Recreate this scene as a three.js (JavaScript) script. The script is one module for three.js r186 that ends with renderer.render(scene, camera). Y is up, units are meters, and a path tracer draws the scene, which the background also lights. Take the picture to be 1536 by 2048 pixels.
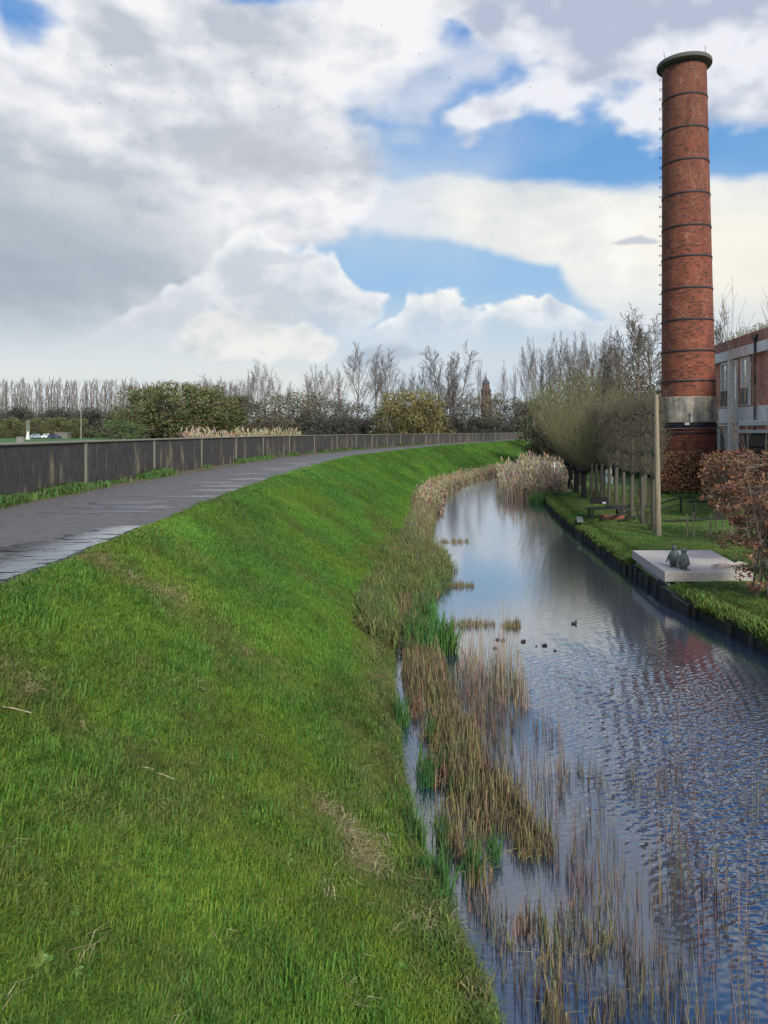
import * as THREE from 'three';
import { mergeGeometries } from 'three/addons/utils/BufferGeometryUtils.js';
import { RoundedBoxGeometry } from 'three/addons/geometries/RoundedBoxGeometry.js';

// ---------------------------------------------------------------- camera
const F = 1538, CX = 768, HY = 863, EYE = 4;           // photograph: focal length, middle and horizon in its pixels; eye height over the water
const scene = new THREE.Scene();
const camera = new THREE.PerspectiveCamera(2 * Math.atan((2048 - HY) / F) * 180 / Math.PI, 0.75, 0.1, 6000);
camera.position.set(0, EYE, 0);
camera.lookAt(0, EYE, -10);
camera.setViewOffset(1536, 2 * (2048 - HY), 0, 2 * (2048 - HY) - 2048, 1536, 2048);   // the photograph's verticals stay upright: a level camera with its lens shifted down
camera.updateProjectionMatrix();

// ---------------------------------------------------------------- random numbers and noise
function rng(seed) { let a = seed >>> 0; return () => { a = (a + 0x6D2B79F5) >>> 0; let t = Math.imul(a ^ (a >>> 15), 1 | a); t = (t + Math.imul(t ^ (t >>> 7), 61 | t)) ^ t; return ((t ^ (t >>> 14)) >>> 0) / 4294967296; }; }
const PERM = (() => { const r = rng(77), p = [...Array(256).keys()]; for (let i = 255; i > 0; i--) { const j = Math.floor(r() * (i + 1)); [p[i], p[j]] = [p[j], p[i]]; } return Uint8Array.from([...p, ...p]); })();
const fade = (t) => t * t * t * (t * (t * 6 - 15) + 10), mixn = (a, b, t) => a + (b - a) * t;
const clamp = (x, a = 0, b = 1) => Math.min(b, Math.max(a, x));
const sstep = (a, b, x) => { const t = clamp((x - a) / (b - a)); return t * t * (3 - 2 * t); };
function grad(h, x, y, z) { const u = (h & 8) ? y : x, v = (h & 12) === 0 ? y : ((h & 13) === 12 ? x : z); return ((h & 1) ? -u : u) + ((h & 2) ? -v : v); }
function noise3(x, y, z) {
  const fx = Math.floor(x), fy = Math.floor(y), fz = Math.floor(z), X = fx & 255, Y = fy & 255, Z = fz & 255;
  x -= fx; y -= fy; z -= fz;
  const u = fade(x), v = fade(y), w = fade(z), A = PERM[X] + Y, AA = PERM[A] + Z, AB = PERM[A + 1] + Z, B = PERM[X + 1] + Y, BA = PERM[B] + Z, BB = PERM[B + 1] + Z;
  return mixn(mixn(mixn(grad(PERM[AA], x, y, z), grad(PERM[BA], x - 1, y, z), u), mixn(grad(PERM[AB], x, y - 1, z), grad(PERM[BB], x - 1, y - 1, z), u), v),
    mixn(mixn(grad(PERM[AA + 1], x, y, z - 1), grad(PERM[BA + 1], x - 1, y, z - 1), u), mixn(grad(PERM[AB + 1], x, y - 1, z - 1), grad(PERM[BB + 1], x - 1, y - 1, z - 1), u), v), w);
}
function fbm(x, y, z, oct = 4) { let s = 0, a = 0.5; for (let i = 0; i < oct; i++) { s += a * noise3(x, y, z); x = x * 2.03 + 17.1; y = y * 2.03 + 5.3; z = z * 2.03 + 9.7; a *= 0.5; } return s; }
function billow(x, y, z, oct = 4) { let s = 0, a = 0.5; for (let i = 0; i < oct; i++) { s += a * (1 - 2 * Math.abs(noise3(x, y, z)) * 1.4); x = x * 2.1 + 7.1; y = y * 2.1 + 3.3; z = z * 2.1 + 1.7; a *= 0.5; } return s; }
const lin = (c) => c <= 0.04045 ? c / 12.92 : ((c + 0.055) / 1.055) ** 2.4;
const S = (r, g, b) => [lin(r / 255), lin(g / 255), lin(b / 255)];
const mix3 = (a, b, t) => [mixn(a[0], b[0], t), mixn(a[1], b[1], t), mixn(a[2], b[2], t)];

// ---------------------------------------------------------------- sky: clear air and clouds by direction (azimuth, elevation in degrees)
const EXPOSURE = 2.4;
const DEG = 180 / Math.PI;
const toAE = (u, v) => { const x = (u - CX) / F, y = (HY - v) / F; return [Math.atan(x) * DEG, Math.atan(y / Math.hypot(1, x)) * DEG]; };
const cloud = (points, soft, rough, freq, kind, light, shade, opts = {}) => {
  const p = points.map(([u, v]) => toAE(u, v)), a = p.map((q) => q[0]), e = p.map((q) => q[1]);
  return { p, soft, rough, freq, kind, light: S(...light), shade: S(...shade), lo: [Math.min(...a) - 4, Math.min(...e) - 4], hi: [Math.max(...a) + 4, Math.max(...e) + 4], most: 1, relief: 2.2, fall: 0.35, grain: 0.5, ...opts, foot: opts.foot && toAE(CX, opts.foot)[1] };
};
const CLOUDS = [
  // thin sheet on the right, grey veil left of it
  cloud([[700, 420], [780, 372], [900, 350], [1060, 342], [1200, 352], [1330, 362], [1536, 356], [2600, 300], [3300, 300], [3300, 700], [1500, 690], [1340, 690], [1230, 660], [1150, 590], [1118, 532], [1040, 512], [940, 484], [820, 470], [720, 456]], 0.5, 1.3, 6, 'soft', [250, 249, 243], [212, 219, 224], { relief: 1.3, fall: 0.1 }),
  cloud([[1300, 430], [1420, 400], [1600, 395], [2300, 380], [2300, 640], [1500, 640], [1380, 610], [1300, 540]], 2.2, 1.5, 4, 'soft', [254, 250, 236], [240, 236, 224], { most: 0.8, relief: 1 }),
  // upper right cloud with a ragged lower edge
  cloud([[925, 245], [960, 210], [1040, 160], [1100, 120], [1010, 110], [930, 90], [900, 30], [930, -120], [1200, -260], [3000, -500], [3300, 200], [2200, 300], [1700, 290], [1480, 268], [1320, 262], [1200, 255], [1120, 238], [1060, 215], [1000, 232]], 0.8, 3.6, 8, 'soft', [238, 240, 246], [182, 193, 213], { relief: 2.8, fall: 0.3, grain: 0.8 }),
  cloud([[690, 150], [760, 110], [840, 90], [930, 80], [1000, 100], [980, 140], [900, 150], [850, 200], [860, 250], [800, 262], [740, 240], [700, 200]], 1.3, 3.0, 9, 'soft', [226, 231, 240], [184, 198, 220], { relief: 2.4, most: 0.8 }),
  cloud([[640, 330], [760, 290], [900, 300], [960, 340], [880, 380], [760, 410], [640, 400]], 2.6, 2.0, 5, 'soft', [214, 225, 238], [190, 206, 226], { relief: 1.2, most: 0.6 }),
  cloud([[560, 430], [700, 410], [860, 430], [900, 470], [800, 500], [640, 500], [560, 480]], 2.2, 1.4, 5, 'soft', [206, 220, 234], [190, 208, 228], { relief: 1, most: 0.6 }),
  // the big mass on the left
  cloud([[-3200, -300], [-3200, 900], [500, 900], [690, 700], [560, 560], [640, 480], [700, 420], [735, 350], [700, 300], [728, 262], [690, 225], [720, 180], [770, 120], [850, 70], [940, 20], [980, -60], [860, -140], [640, -60], [560, 10], [480, 52], [420, 30], [400, -60], [200, -160], [90, -40], [70, 60], [30, 130], [-40, 60], [-60, -200]], 1.2, 3.4, 7.0, 'soft', [246, 246, 248], [192, 200, 210], { relief: 2.5, fall: 0.14, grain: 0.7 }),
  cloud([[-3200, 250], [-40, 330], [160, 380], [330, 420], [420, 500], [380, 590], [250, 650], [100, 690], [-3200, 720]], 5, 2.4, 4, 'soft', [184, 195, 205], [160, 174, 186], { most: 0.92, relief: 1.2 }),
  cloud([[340, 300], [480, 270], [620, 250], [700, 280], [640, 330], [500, 355], [380, 330]], 1.6, 1.8, 8, 'soft', [212, 214, 220], [186, 192, 200], { most: 0.75, relief: 1.5 }),
  // haze above the horizon
  cloud([[-3300, 700], [300, 672], [620, 690], [800, 640], [1000, 660], [1260, 640], [1500, 650], [3300, 640], [3300, 1300], [-3300, 1300]], 3.2, 1.2, 3, 'soft', [216, 226, 233], [192, 208, 222], { relief: 1.2, fall: 0.0 }),
  cloud([[-3300, 690], [0, 700], [300, 690], [560, 716], [700, 730], [760, 790], [500, 900], [-3300, 900]], 1.8, 0.8, 4, 'soft', [229, 233, 230], [220, 227, 228], { most: 0.9, relief: 0.8 }),
  // heaped clouds low over the trees
  cloud([[150, 690], [260, 620], [330, 580], [400, 545], [440, 500], [470, 470], [490, 458], [522, 468], [548, 492], [585, 505], [620, 494], [640, 512], [664, 510], [690, 545], [725, 580], [772, 592], [768, 628], [730, 668], [690, 716], [560, 742], [360, 730], [220, 712]], 0.28, 0.62, 16, 'heap', [246, 247, 247], [202, 211, 219], { relief: 2.0, fall: 1.0, foot: 640, most: 0.94 }),
  cloud([[640, 700], [700, 668], [790, 640], [806, 612], [826, 584], [852, 574], [884, 578], [914, 584], [940, 610], [968, 616], [996, 606], [1030, 598], [1052, 590], [1075, 600], [1100, 590], [1130, 612], [1168, 626], [1200, 640], [1240, 655], [1330, 690], [1300, 760], [1000, 800], [700, 780]], 0.2, 0.7, 18, 'heap', [250, 250, 247], [197, 211, 224], { relief: 2.0, fall: 0.95, foot: 640 }),
  cloud([[350, 680], [380, 640], [420, 615], [470, 622], [530, 640], [590, 640], [640, 660], [700, 690], [640, 716], [500, 722], [380, 708]], 0.4, 1.0, 14, 'heap', [244, 243, 238], [190, 200, 209], { relief: 2.2, fall: 0.6, most: 0.8 }),
  cloud([[150, 690], [230, 640], [300, 600], [350, 610], [395, 590], [410, 620], [350, 680], [300, 705], [200, 706]], 0.9, 1.0, 12, 'heap', [212, 219, 224], [186, 197, 206], { relief: 1.5, fall: 0.4, most: 0.8 }),
  cloud([[440, 530], [470, 508], [520, 498], [580, 506], [640, 512], [610, 522], [540, 530], [480, 538]], 0.22, 0.4, 18, 'heap', [206, 214, 222], [196, 205, 214], { relief: 1, most: 0.75 }),
  cloud([[690, 722], [740, 694], [800, 690], [850, 706], [820, 722], [760, 728]], 0.35, 0.5, 14, 'soft', [180, 192, 206], [172, 186, 202], { most: 0.7 }),
  cloud([[1222, 486], [1255, 478], [1282, 470], [1300, 478], [1330, 484], [1290, 489], [1250, 490]], 0.12, 0.3, 22, 'heap', [190, 196, 210], [180, 188, 204], { most: 0.8 }),
  cloud([[805, 402], [840, 394], [866, 402], [840, 410]], 0.25, 0.4, 16, 'soft', [205, 211, 220], [200, 207, 217], { most: 0.7 }),
];
function inside(c, a, e) {                               // signed distance in degrees, positive inside
  let d = 1e9, odd = false; const p = c.p, n = p.length;
  for (let i = 0, j = n - 1; i < n; j = i++) {
    const ax = p[j][0], ay = p[j][1], bx = p[i][0], by = p[i][1], ex = bx - ax, ey = by - ay, wx = a - ax, wy = e - ay;
    const t = clamp((wx * ex + wy * ey) / (ex * ex + ey * ey)), qx = wx - ex * t, qy = wy - ey * t;
    d = Math.min(d, qx * qx + qy * qy);
    if ((by > e) !== (ay > e) && a < (ax - bx) * (e - by) / (ay - by) + bx) odd = !odd;
  }
  return Math.sqrt(d) * (odd ? 1 : -1);
}
function clearSky(e) {
  const c = [[0, S(206, 222, 234)], [6, S(182, 209, 233)], [12, S(148, 192, 231)], [19, S(112, 166, 222)], [29, S(92, 148, 216)], [45, S(58, 115, 200)], [90, S(40, 92, 178)]];
  for (let i = 1; i < c.length; i++) if (e <= c[i][0]) return mix3(c[i - 1][1], c[i][1], sstep(c[i - 1][0], c[i][0], e));
  return c[c.length - 1][1];
}
function skyColor(x, y, z) {
  const a = Math.atan2(x, -z) * DEG, e = Math.asin(clamp(y, -1, 1)) * DEG;
  let c = clearSky(e);
  const sx = x * 3, sy = y * 5, sz = z * 3;
  const veil = fbm(sx * 1.6 + 4, sy * 1.6, sz * 1.6, 5);
  c = mix3(c, S(214, 224, 236), clamp(0.08 + veil * 0.9) * 0.5);
  // broken cloud over the rest of the sky, as on the sheet and mass in view
  const round = sstep(44, 60, Math.abs(a)) + sstep(33, 42, e) * (1 - sstep(44, 60, Math.abs(a)));
  if (round > 0) {
    const cover = fbm(sx * 0.9 + 11, sy * 0.9 + 2, sz * 0.9 + 5, 6) + 0.10 - 0.30 * sstep(30, 44, e) * (1 - sstep(30, 80, Math.abs(a))) - 0.08 * sstep(40, 60, e);
    const k = sstep(-0.05, 0.16, cover) * round, lightness = clamp(0.55 + 2.0 * fbm(sx * 2 + 3, sy * 2, sz * 2, 5));
    c = mix3(c, mix3(S(190, 199, 210), S(242, 243, 245), lightness), k * 0.95);
  }
  for (const k of CLOUDS) {
    if (a < k.lo[0] || a > k.hi[0] || e < k.lo[1] || e > k.hi[1]) continue;
    const f = k.freq, d0 = inside(k, a, e);
    if (d0 < -k.soft - k.rough * 1.2) continue;
    const n = k.kind === 'heap' ? billow(x * f, y * f * 1.2, z * f, 5) - 0.45 : fbm(x * f, y * f * 1.7, z * f, 6) * 1.6;
    const cov = sstep(-k.soft, k.soft, d0 + k.rough * n) * k.most;
    if (cov <= 0) continue;
    const o = 0.045, g = f * (k.kind === 'heap' ? 0.85 : 0.9);
    const n0 = k.kind === 'heap' ? billow(x * g, y * g * 1.2, z * g, 5) : fbm(x * g + 3, y * g * 1.7, z * g, 6), n1 = k.kind === 'heap' ? billow((x + 0.5 * o) * g, (y + 0.7 * o) * g * 1.2, z * g, 4) : fbm((x + o) * g + 3, (y + o * 0.8) * g * 1.7, z * g, 5);
    const heap = k.kind === 'heap', deep = clamp(d0 / (heap ? 3.2 : 7)), lit = heap ? clamp(1.05 - k.fall * Math.sqrt(deep) + k.relief * (n0 - n1) * 0.16 + 0.5 * (n0 - 0.45)) : clamp(0.64 + k.relief * (n0 - n1) * 0.55 + n0 * 0.6 - k.fall * deep + k.grain * (fbm(x * g * 3.1 + 6, y * g * 5, z * g * 3.1, 5) - fbm((x + 0.012) * g * 3.1 + 6, (y + 0.012) * g * 5, z * g * 3.1, 4)));
    const foot = k.foot ? sstep(k.foot - 2.6, k.foot + 1.2, e + n * 0.8) : 1;
    c = mix3(c, mix3(k.shade, k.light, lit), cov * foot);
  }
  return c;
}
{
  const W = 4096, H = 2048, data = new Float32Array(W * H * 4), low = [0.16, 0.18, 0.17];
  for (let j = 0; j < H; j++) {
    const el = ((j + 0.5) / H - 0.5) * Math.PI, y = Math.sin(el), r = Math.cos(el), half = Math.abs(el) > 1.0 ? 4 : 1;
    for (let i = 0; i < W; i++) {
      const o = (j * W + i) * 4;
      const az = ((i + 0.5) / W - 0.5) * 2 * Math.PI, x = Math.cos(az) * r, z = Math.sin(az) * r;
      const back = z > 0.25 * r || half > 1;               // far from the view: every fourth column is enough
      if (back && (i & 3)) { for (let k = 0; k < 4; k++) data[o + k] = data[o - 4 + k]; continue; }
      const c = j < H / 2 - 8 ? low : skyColor(x, Math.max(y, 0.001), z);
      data[o] = c[0] / EXPOSURE; data[o + 1] = c[1] / EXPOSURE; data[o + 2] = c[2] / EXPOSURE; data[o + 3] = 1;
    }
  }
  const t = new THREE.DataTexture(data, W, H, THREE.RGBAFormat, THREE.FloatType);
  t.mapping = THREE.EquirectangularReflectionMapping; t.magFilter = THREE.LinearFilter; t.needsUpdate = true;
  scene.background = t; scene.environment = t;
}
// ---------------------------------------------------------------- sun behind thin cloud: soft, from behind and to the right
const sun = new THREE.DirectionalLight(new THREE.Color(1, 0.95, 0.88), 1.8);
sun.position.set(34, 62, 52); sun.target.position.set(0, 0, -30);
sun.castShadow = true; sun.shadow.radius = 28; sun.shadow.mapSize.set(2048, 2048);
Object.assign(sun.shadow.camera, { left: -90, right: 90, top: 90, bottom: -90, near: 1, far: 400 });
scene.add(sun, sun.target);
const renderer = new THREE.WebGLRenderer({ antialias: true });
renderer.toneMapping = THREE.LinearToneMapping;
renderer.toneMappingExposure = EXPOSURE;
renderer.shadowMap.enabled = true;
renderer.setSize(768, 1024);
console.log('sky done');

// ---------------------------------------------------------------- helpers
const taken = new Map();
function numbered(name) { const n = taken.get(name) || 0; taken.set(name, n + 1); return n ? `${name}_${String(n).padStart(3, '0')}` : name; }
function shade(o) { o.traverse((m) => { if (m.isMesh) { m.castShadow = true; m.receiveShadow = true; } }); return o; }
function tag(o, label, category, group) { o.userData.label = label; o.userData.category = category; if (group) o.userData.group = group; return o; }
function thing(name, label, category, [x, y, z] = [0, 0, 0], turn = 0, group) {
  const o = new THREE.Group(); o.name = numbered(name); o.position.set(x, y, z); o.rotation.y = turn; scene.add(o);
  return tag(o, label, category, group);
}
function part(name, geometry, material, parent, at, turn) {
  const m = new THREE.Mesh(Array.isArray(geometry) ? mergeGeometries(geometry) : geometry, material); m.name = name;
  if (at) m.position.set(...at); if (turn) m.rotation.set(...turn);
  m.castShadow = m.receiveShadow = true; parent.add(m); return m;
}
function structure(name, geometry, material, label) { const m = part(numbered(name), geometry, material, scene); m.userData.kind = 'structure'; if (label) m.userData.label = label; return m; }
function copyOf(root, [x, y, z], turn, scale, label, group) {
  const r = root.clone(); r.userData = { ...root.userData }; r.name = numbered(root.name.replace(/_\d{3}$/, '')); r.position.set(x, y, z); r.rotation.y = turn;
  if (scale) { if (Array.isArray(scale)) r.scale.set(...scale); else r.scale.setScalar(scale); }
  if (label) r.userData.label = label; if (group) r.userData.group = group;
  scene.add(r); return r;
}
const box = (w, h, d, x = 0, y = 0, z = 0) => new THREE.BoxGeometry(w, h, d).translate(x, y, z);
const rbox = (w, h, d, r, x = 0, y = 0, z = 0) => new RoundedBoxGeometry(w, h, d, 2, r).translate(x, y, z);
const mat = (c, roughness = 0.9, more = {}) => new THREE.MeshStandardMaterial({ color: Array.isArray(c) ? new THREE.Color().setRGB(...c) : c, roughness, ...more });
function texture(w, h, fn, srgb = true) {
  const d = new Uint8Array(w * h * 4);
  for (let j = 0; j < h; j++) for (let i = 0; i < w; i++) { const c = fn(i, j), o = (j * w + i) * 4; d[o] = clamp(c[0], 0, 255); d[o + 1] = clamp(c[1], 0, 255); d[o + 2] = clamp(c[2], 0, 255); d[o + 3] = 255; }
  const t = new THREE.DataTexture(d, w, h); t.magFilter = THREE.LinearFilter; t.wrapS = t.wrapT = THREE.RepeatWrapping; if (srgb) t.colorSpace = THREE.SRGBColorSpace; t.needsUpdate = true; return t;
}
// noise that repeats after w, h pixels (points on two circles)
function tiled(i, j, w, h, f, oct, k = 0) { const a = i / w * 2 * Math.PI, b = j / h * 2 * Math.PI; return fbm(Math.cos(a) * f + k, Math.sin(a) * f + Math.cos(b) * f * 0.7, Math.sin(b) * f + k * 2, oct); }
function curve(pts) {                                    // smooth X for a given Z (distance ahead of the camera)
  const n = pts.length, m = pts.map((p, i) => i === 0 ? (pts[1][1] - p[1]) / (pts[1][0] - p[0]) : i === n - 1 ? (p[1] - pts[i - 1][1]) / (p[0] - pts[i - 1][0]) : (pts[i + 1][1] - pts[i - 1][1]) / (pts[i + 1][0] - pts[i - 1][0]));
  return (z) => {
    if (z <= pts[0][0]) return pts[0][1] + m[0] * (z - pts[0][0]); if (z >= pts[n - 1][0]) return pts[n - 1][1] + m[n - 1] * (z - pts[n - 1][0]);
    let i = 0; while (z > pts[i + 1][0]) i++;
    const h = pts[i + 1][0] - pts[i][0], t = (z - pts[i][0]) / h, t2 = t * t, t3 = t2 * t;
    return (2 * t3 - 3 * t2 + 1) * pts[i][1] + (t3 - 2 * t2 + t) * h * m[i] + (-2 * t3 + 3 * t2) * pts[i + 1][1] + (t3 - t2) * h * m[i + 1];
  };
}
const at = (u, v, Z) => [(u - CX) / F * Z, EYE - (v - HY) / F * Z, -Z];            // the point of a pixel at a known distance ahead
const onGround = (u, v, y) => at(u, v, F * (EYE - y) / (v - HY));                 // the point of a pixel on level ground at height y
// tubes for branches, stems and blades, collected into one geometry
class Tubes {
  constructor() { this.p = []; this.n = []; this.i = []; this.c = []; this.u = []; }
  add(path, radii, sides = 3, color) {
    const base = this.p.length / 3, n = path.length; let ax = new THREE.Vector3(), bx = new THREE.Vector3(), d = new THREE.Vector3();
    for (let k = 0; k < n; k++) {
      d.copy(path[Math.min(k + 1, n - 1)]).sub(path[Math.max(k - 1, 0)]).normalize();
      if (k === 0) { ax.set(Math.abs(d.y) > 0.9 ? 1 : 0, Math.abs(d.y) > 0.9 ? 0 : 1, 0); }
      bx.crossVectors(d, ax).normalize(); ax.crossVectors(bx, d).normalize();
      for (let s = 0; s < sides; s++) {
        const a = s / sides * 2 * Math.PI, c = Math.cos(a), q = Math.sin(a), nx = ax.x * c + bx.x * q, ny = ax.y * c + bx.y * q, nz = ax.z * c + bx.z * q;
        this.p.push(path[k].x + nx * radii[k], path[k].y + ny * radii[k], path[k].z + nz * radii[k]); this.n.push(nx, ny, nz); this.u.push(s / sides, k);
        if (color) this.c.push(...color);
      }
    }
    for (let k = 0; k < n - 1; k++) for (let s = 0; s < sides; s++) { const a = base + k * sides + s, b = base + k * sides + (s + 1) % sides; this.i.push(a, b, b + sides, a, b + sides, a + sides); }
  }
  quad(a, b, c, d, nrm, color) {                          // a flat leaf or blade piece
    nrm = b.clone().sub(a).cross(d.clone().sub(a)).normalize();
    const o = this.p.length / 3; for (const v of [a, b, c, d]) { this.p.push(v.x, v.y, v.z); this.n.push(nrm.x, nrm.y, nrm.z); this.u.push(0, 0); if (color) this.c.push(...color); }
    this.i.push(o, o + 1, o + 2, o, o + 2, o + 3);
  }
  get empty() { return !this.i.length; }
  build() {
    const g = new THREE.BufferGeometry(); g.setAttribute('position', new THREE.Float32BufferAttribute(this.p, 3)); g.setAttribute('normal', new THREE.Float32BufferAttribute(this.n, 3)); g.setAttribute('uv', new THREE.Float32BufferAttribute(this.u, 2));
    if (this.c.length) g.setAttribute('color', new THREE.Float32BufferAttribute(this.c, 3)); g.setIndex(this.i); return g;
  }
}
const V = (x, y, z) => new THREE.Vector3(x, y, z);
function sheet(rows, uvScale = 1) {                       // rows of points joined to a surface; uv in metres of x and z
  const p = [], uv = [], idx = [], n = rows[0].length;
  rows.forEach((r) => r.forEach(([x, y, z]) => { p.push(x, y, z); uv.push(x * uvScale, z * uvScale); }));
  for (let j = 0; j < rows.length - 1; j++) for (let i = 0; i < n - 1; i++) { const a = j * n + i; idx.push(a, a + n + 1, a + n, a, a + 1, a + n + 1); }
  const g = new THREE.BufferGeometry(); g.setAttribute('position', new THREE.Float32BufferAttribute(p, 3)); g.setAttribute('uv', new THREE.Float32BufferAttribute(uv, 2)); g.setIndex(idx); g.computeVertexNormals();
  const nr = g.attributes.normal; let up = 0; for (let i = 0; i < nr.count; i++) up += nr.getY(i);
  if (up < 0) { const ix = g.index.array; for (let i = 0; i < ix.length; i += 3) [ix[i + 1], ix[i + 2]] = [ix[i + 2], ix[i + 1]]; g.computeVertexNormals(); }
  return g;
}
function instances(name, geometry, material, list, label, category) {   // list of {x,y,z,s,sy,r,tx,tz,c}
  const m = new THREE.InstancedMesh(geometry, material, list.length); m.name = numbered(name); const d = new THREE.Object3D(), c = new THREE.Color();
  list.forEach((q, k) => { d.position.set(q.x, q.y, q.z); d.rotation.set(q.tx || 0, q.r, q.tz || 0, 'XYZ'); d.scale.set(q.s, q.s * (q.sy || 1), q.s); d.updateMatrix(); m.setMatrixAt(k, d.matrix); m.setColorAt(k, c.setRGB(...q.c)); });
  m.castShadow = m.receiveShadow = true; m.userData = { kind: 'stuff', label, category }; scene.add(m); return m;
}

// ---------------------------------------------------------------- lie of the land (metres; Z is the distance ahead, z = -Z)
const PATH_Y = 2.4, GARDEN_Y = 0.45, FIELD_Y = 1.6;
const pathR = curve([[-8, -4.1], [3, -3.72], [7.8, -3.62], [22, -3.55], [35, -2.88], [47, -1.8], [61, 1.15], [85, 7.3], [112, 16.5], [145, 27.5], [200, 46], [300, 80]]);
const turnAt = (Z) => Math.hypot(1, (pathR(Z + 0.5) - pathR(Z - 0.5)));
const wallX = (Z) => pathR(Z) - 4.84 * turnAt(Z);
const toe = curve([[-8, 2.2], [2, 1.05], [5.3, 0.72], [6.2, 0.55], [8, 0.24], [11.5, 0.1], [16, 0.08], [19, 0.2], [22, 0.5], [25, 0.9], [33, 1.75], [45, 2.5], [60, 5.2], [78, 11.8], [100, 20.5], [145, 34], [300, 88]]);
const belt = curve([[-8, 0.8], [3, 1.0], [6, 1.25], [8, 1.25], [11, 0.95], [14, 0.85], [17, 0.7], [19, 1.2], [21, 1.55], [24, 1.25], [27, 0.55], [33, 0.35], [40, 0.5], [60, 1.0], [80, 1.6], [300, 2]]);
const bankX = curve([[-8, 8.4], [5, 7.7], [12, 7.15], [14.4, 7.0], [16.3, 6.85], [18.5, 6.85], [22, 7.05], [28, 7.45], [34, 8.0], [40.5, 8.75], [45, 9.6], [50, 10.6], [60, 13.4], [75, 19], [100, 29], [160, 50], [300, 100]]);
function landY(X, Z) {
  const r = pathR(Z), t = toe(Z);
  if (X <= wallX(Z) - 0.4) return FIELD_Y;
  if (X <= r) return PATH_Y;
  if (X < t) { const s = (X - r) / (t - r), b = 0.84 * s + 0.16 * s * s * (3 - 2 * s); return PATH_Y * (1 - b) - 0.02 + (0.05 * fbm(X * 0.9, 3, Z * 0.5, 3) + 0.018 * noise3(X * 4, 1, Z * 3)) * Math.min(1, s * 6); }
  const d = X - t, w = belt(Z);
  if (d < 0.12) return mixn(-0.02, -0.16, d / 0.12);
  if (d < 0.3) return mixn(-0.16, -0.05, sstep(0.18, 0.3, d));
  if (d < w) return -0.05 + 0.13 * fbm(X * 2.1, 8, Z * 1.3, 3) - 0.04 * sstep(w - 0.4, w, d);
  return mixn(-0.09, -0.7, sstep(0, 1.5, d - w));
}
const far = (a, b, first, grow) => { const r = [a]; let s = first; while (r[r.length - 1] < b) { r.push(r[r.length - 1] + s); s *= grow; } return r; };
const ZS = far(-8, 300, 0.25, 1.022);

// ground under everything, to the horizon
const soilMap = texture(512, 512, (i, j) => { const n = tiled(i, j, 512, 512, 3, 5), m = tiled(i, j, 512, 512, 14, 3, 9), k = 1 + 0.5 * n + 0.7 * m; return [64 * k, 74 * k, 36 * k]; });
const meadowMap = texture(512, 512, (i, j) => { const n = tiled(i, j, 512, 512, 2.5, 5), m = tiled(i, j, 512, 512, 16, 3, 4), k = 1 + 0.35 * n + 0.5 * m; return [58 * k, 96 * k, 36 * k]; });
soilMap.repeat.set(0.5, 0.5); meadowMap.repeat.set(0.12, 0.12);
const soil = mat(0xffffff, 1, { map: soilMap }), meadowMat = mat(0xffffff, 1, { map: meadowMap });
structure('ground', new THREE.PlaneGeometry(8000, 8000).rotateX(-Math.PI / 2).translate(0, -1.2, -2000), mat([0.045, 0.06, 0.025], 1));
structure('dike', sheet(ZS.map((Z) => { const row = [], w = wallX(Z), r = pathR(Z), t = toe(Z); for (const x of [w - 0.5, w - 0.35, w, w + 2, r - 0.2]) row.push([x, landY(x, Z) - (x > w ? 0.02 : 0), -Z]); for (let k = 0; k <= 22; k++) { const x = mixn(r, t, k / 22); row.push([x, landY(x, Z), -Z]); } const b = belt(Z); for (const d of [0.06, 0.12, 0.2, 0.3]) row.push([t + d, landY(t + d, Z), -Z]); for (let k = 1; k <= 7; k++) { const x = t + 0.3 + (b - 0.3) * k / 7; row.push([x, landY(x, Z), -Z]); } for (const d of [0.4, 1, 1.8, 30]) row.push([t + b + d, landY(t + b + d, Z), -Z]); return row; })), soil);
structure('meadow', sheet(ZS.filter((_, k) => k % 3 === 0).concat([420, 700, 1500, 3000]).map((Z) => [-3000, -600, -200, -80, -30].map((d) => [wallX(Math.min(Z, 300)) + d, FIELD_Y + 0.01, -Z]).concat([[wallX(Math.min(Z, 300)) - 0.45, FIELD_Y + 0.01, -Z]]))), meadowMat);
structure('far_meadow', sheet([[[-3000, FIELD_Y, -318], [3000, FIELD_Y, -318]], [[-3000, FIELD_Y, -3500], [3000, FIELD_Y, -3500]]]), meadowMat);

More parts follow.
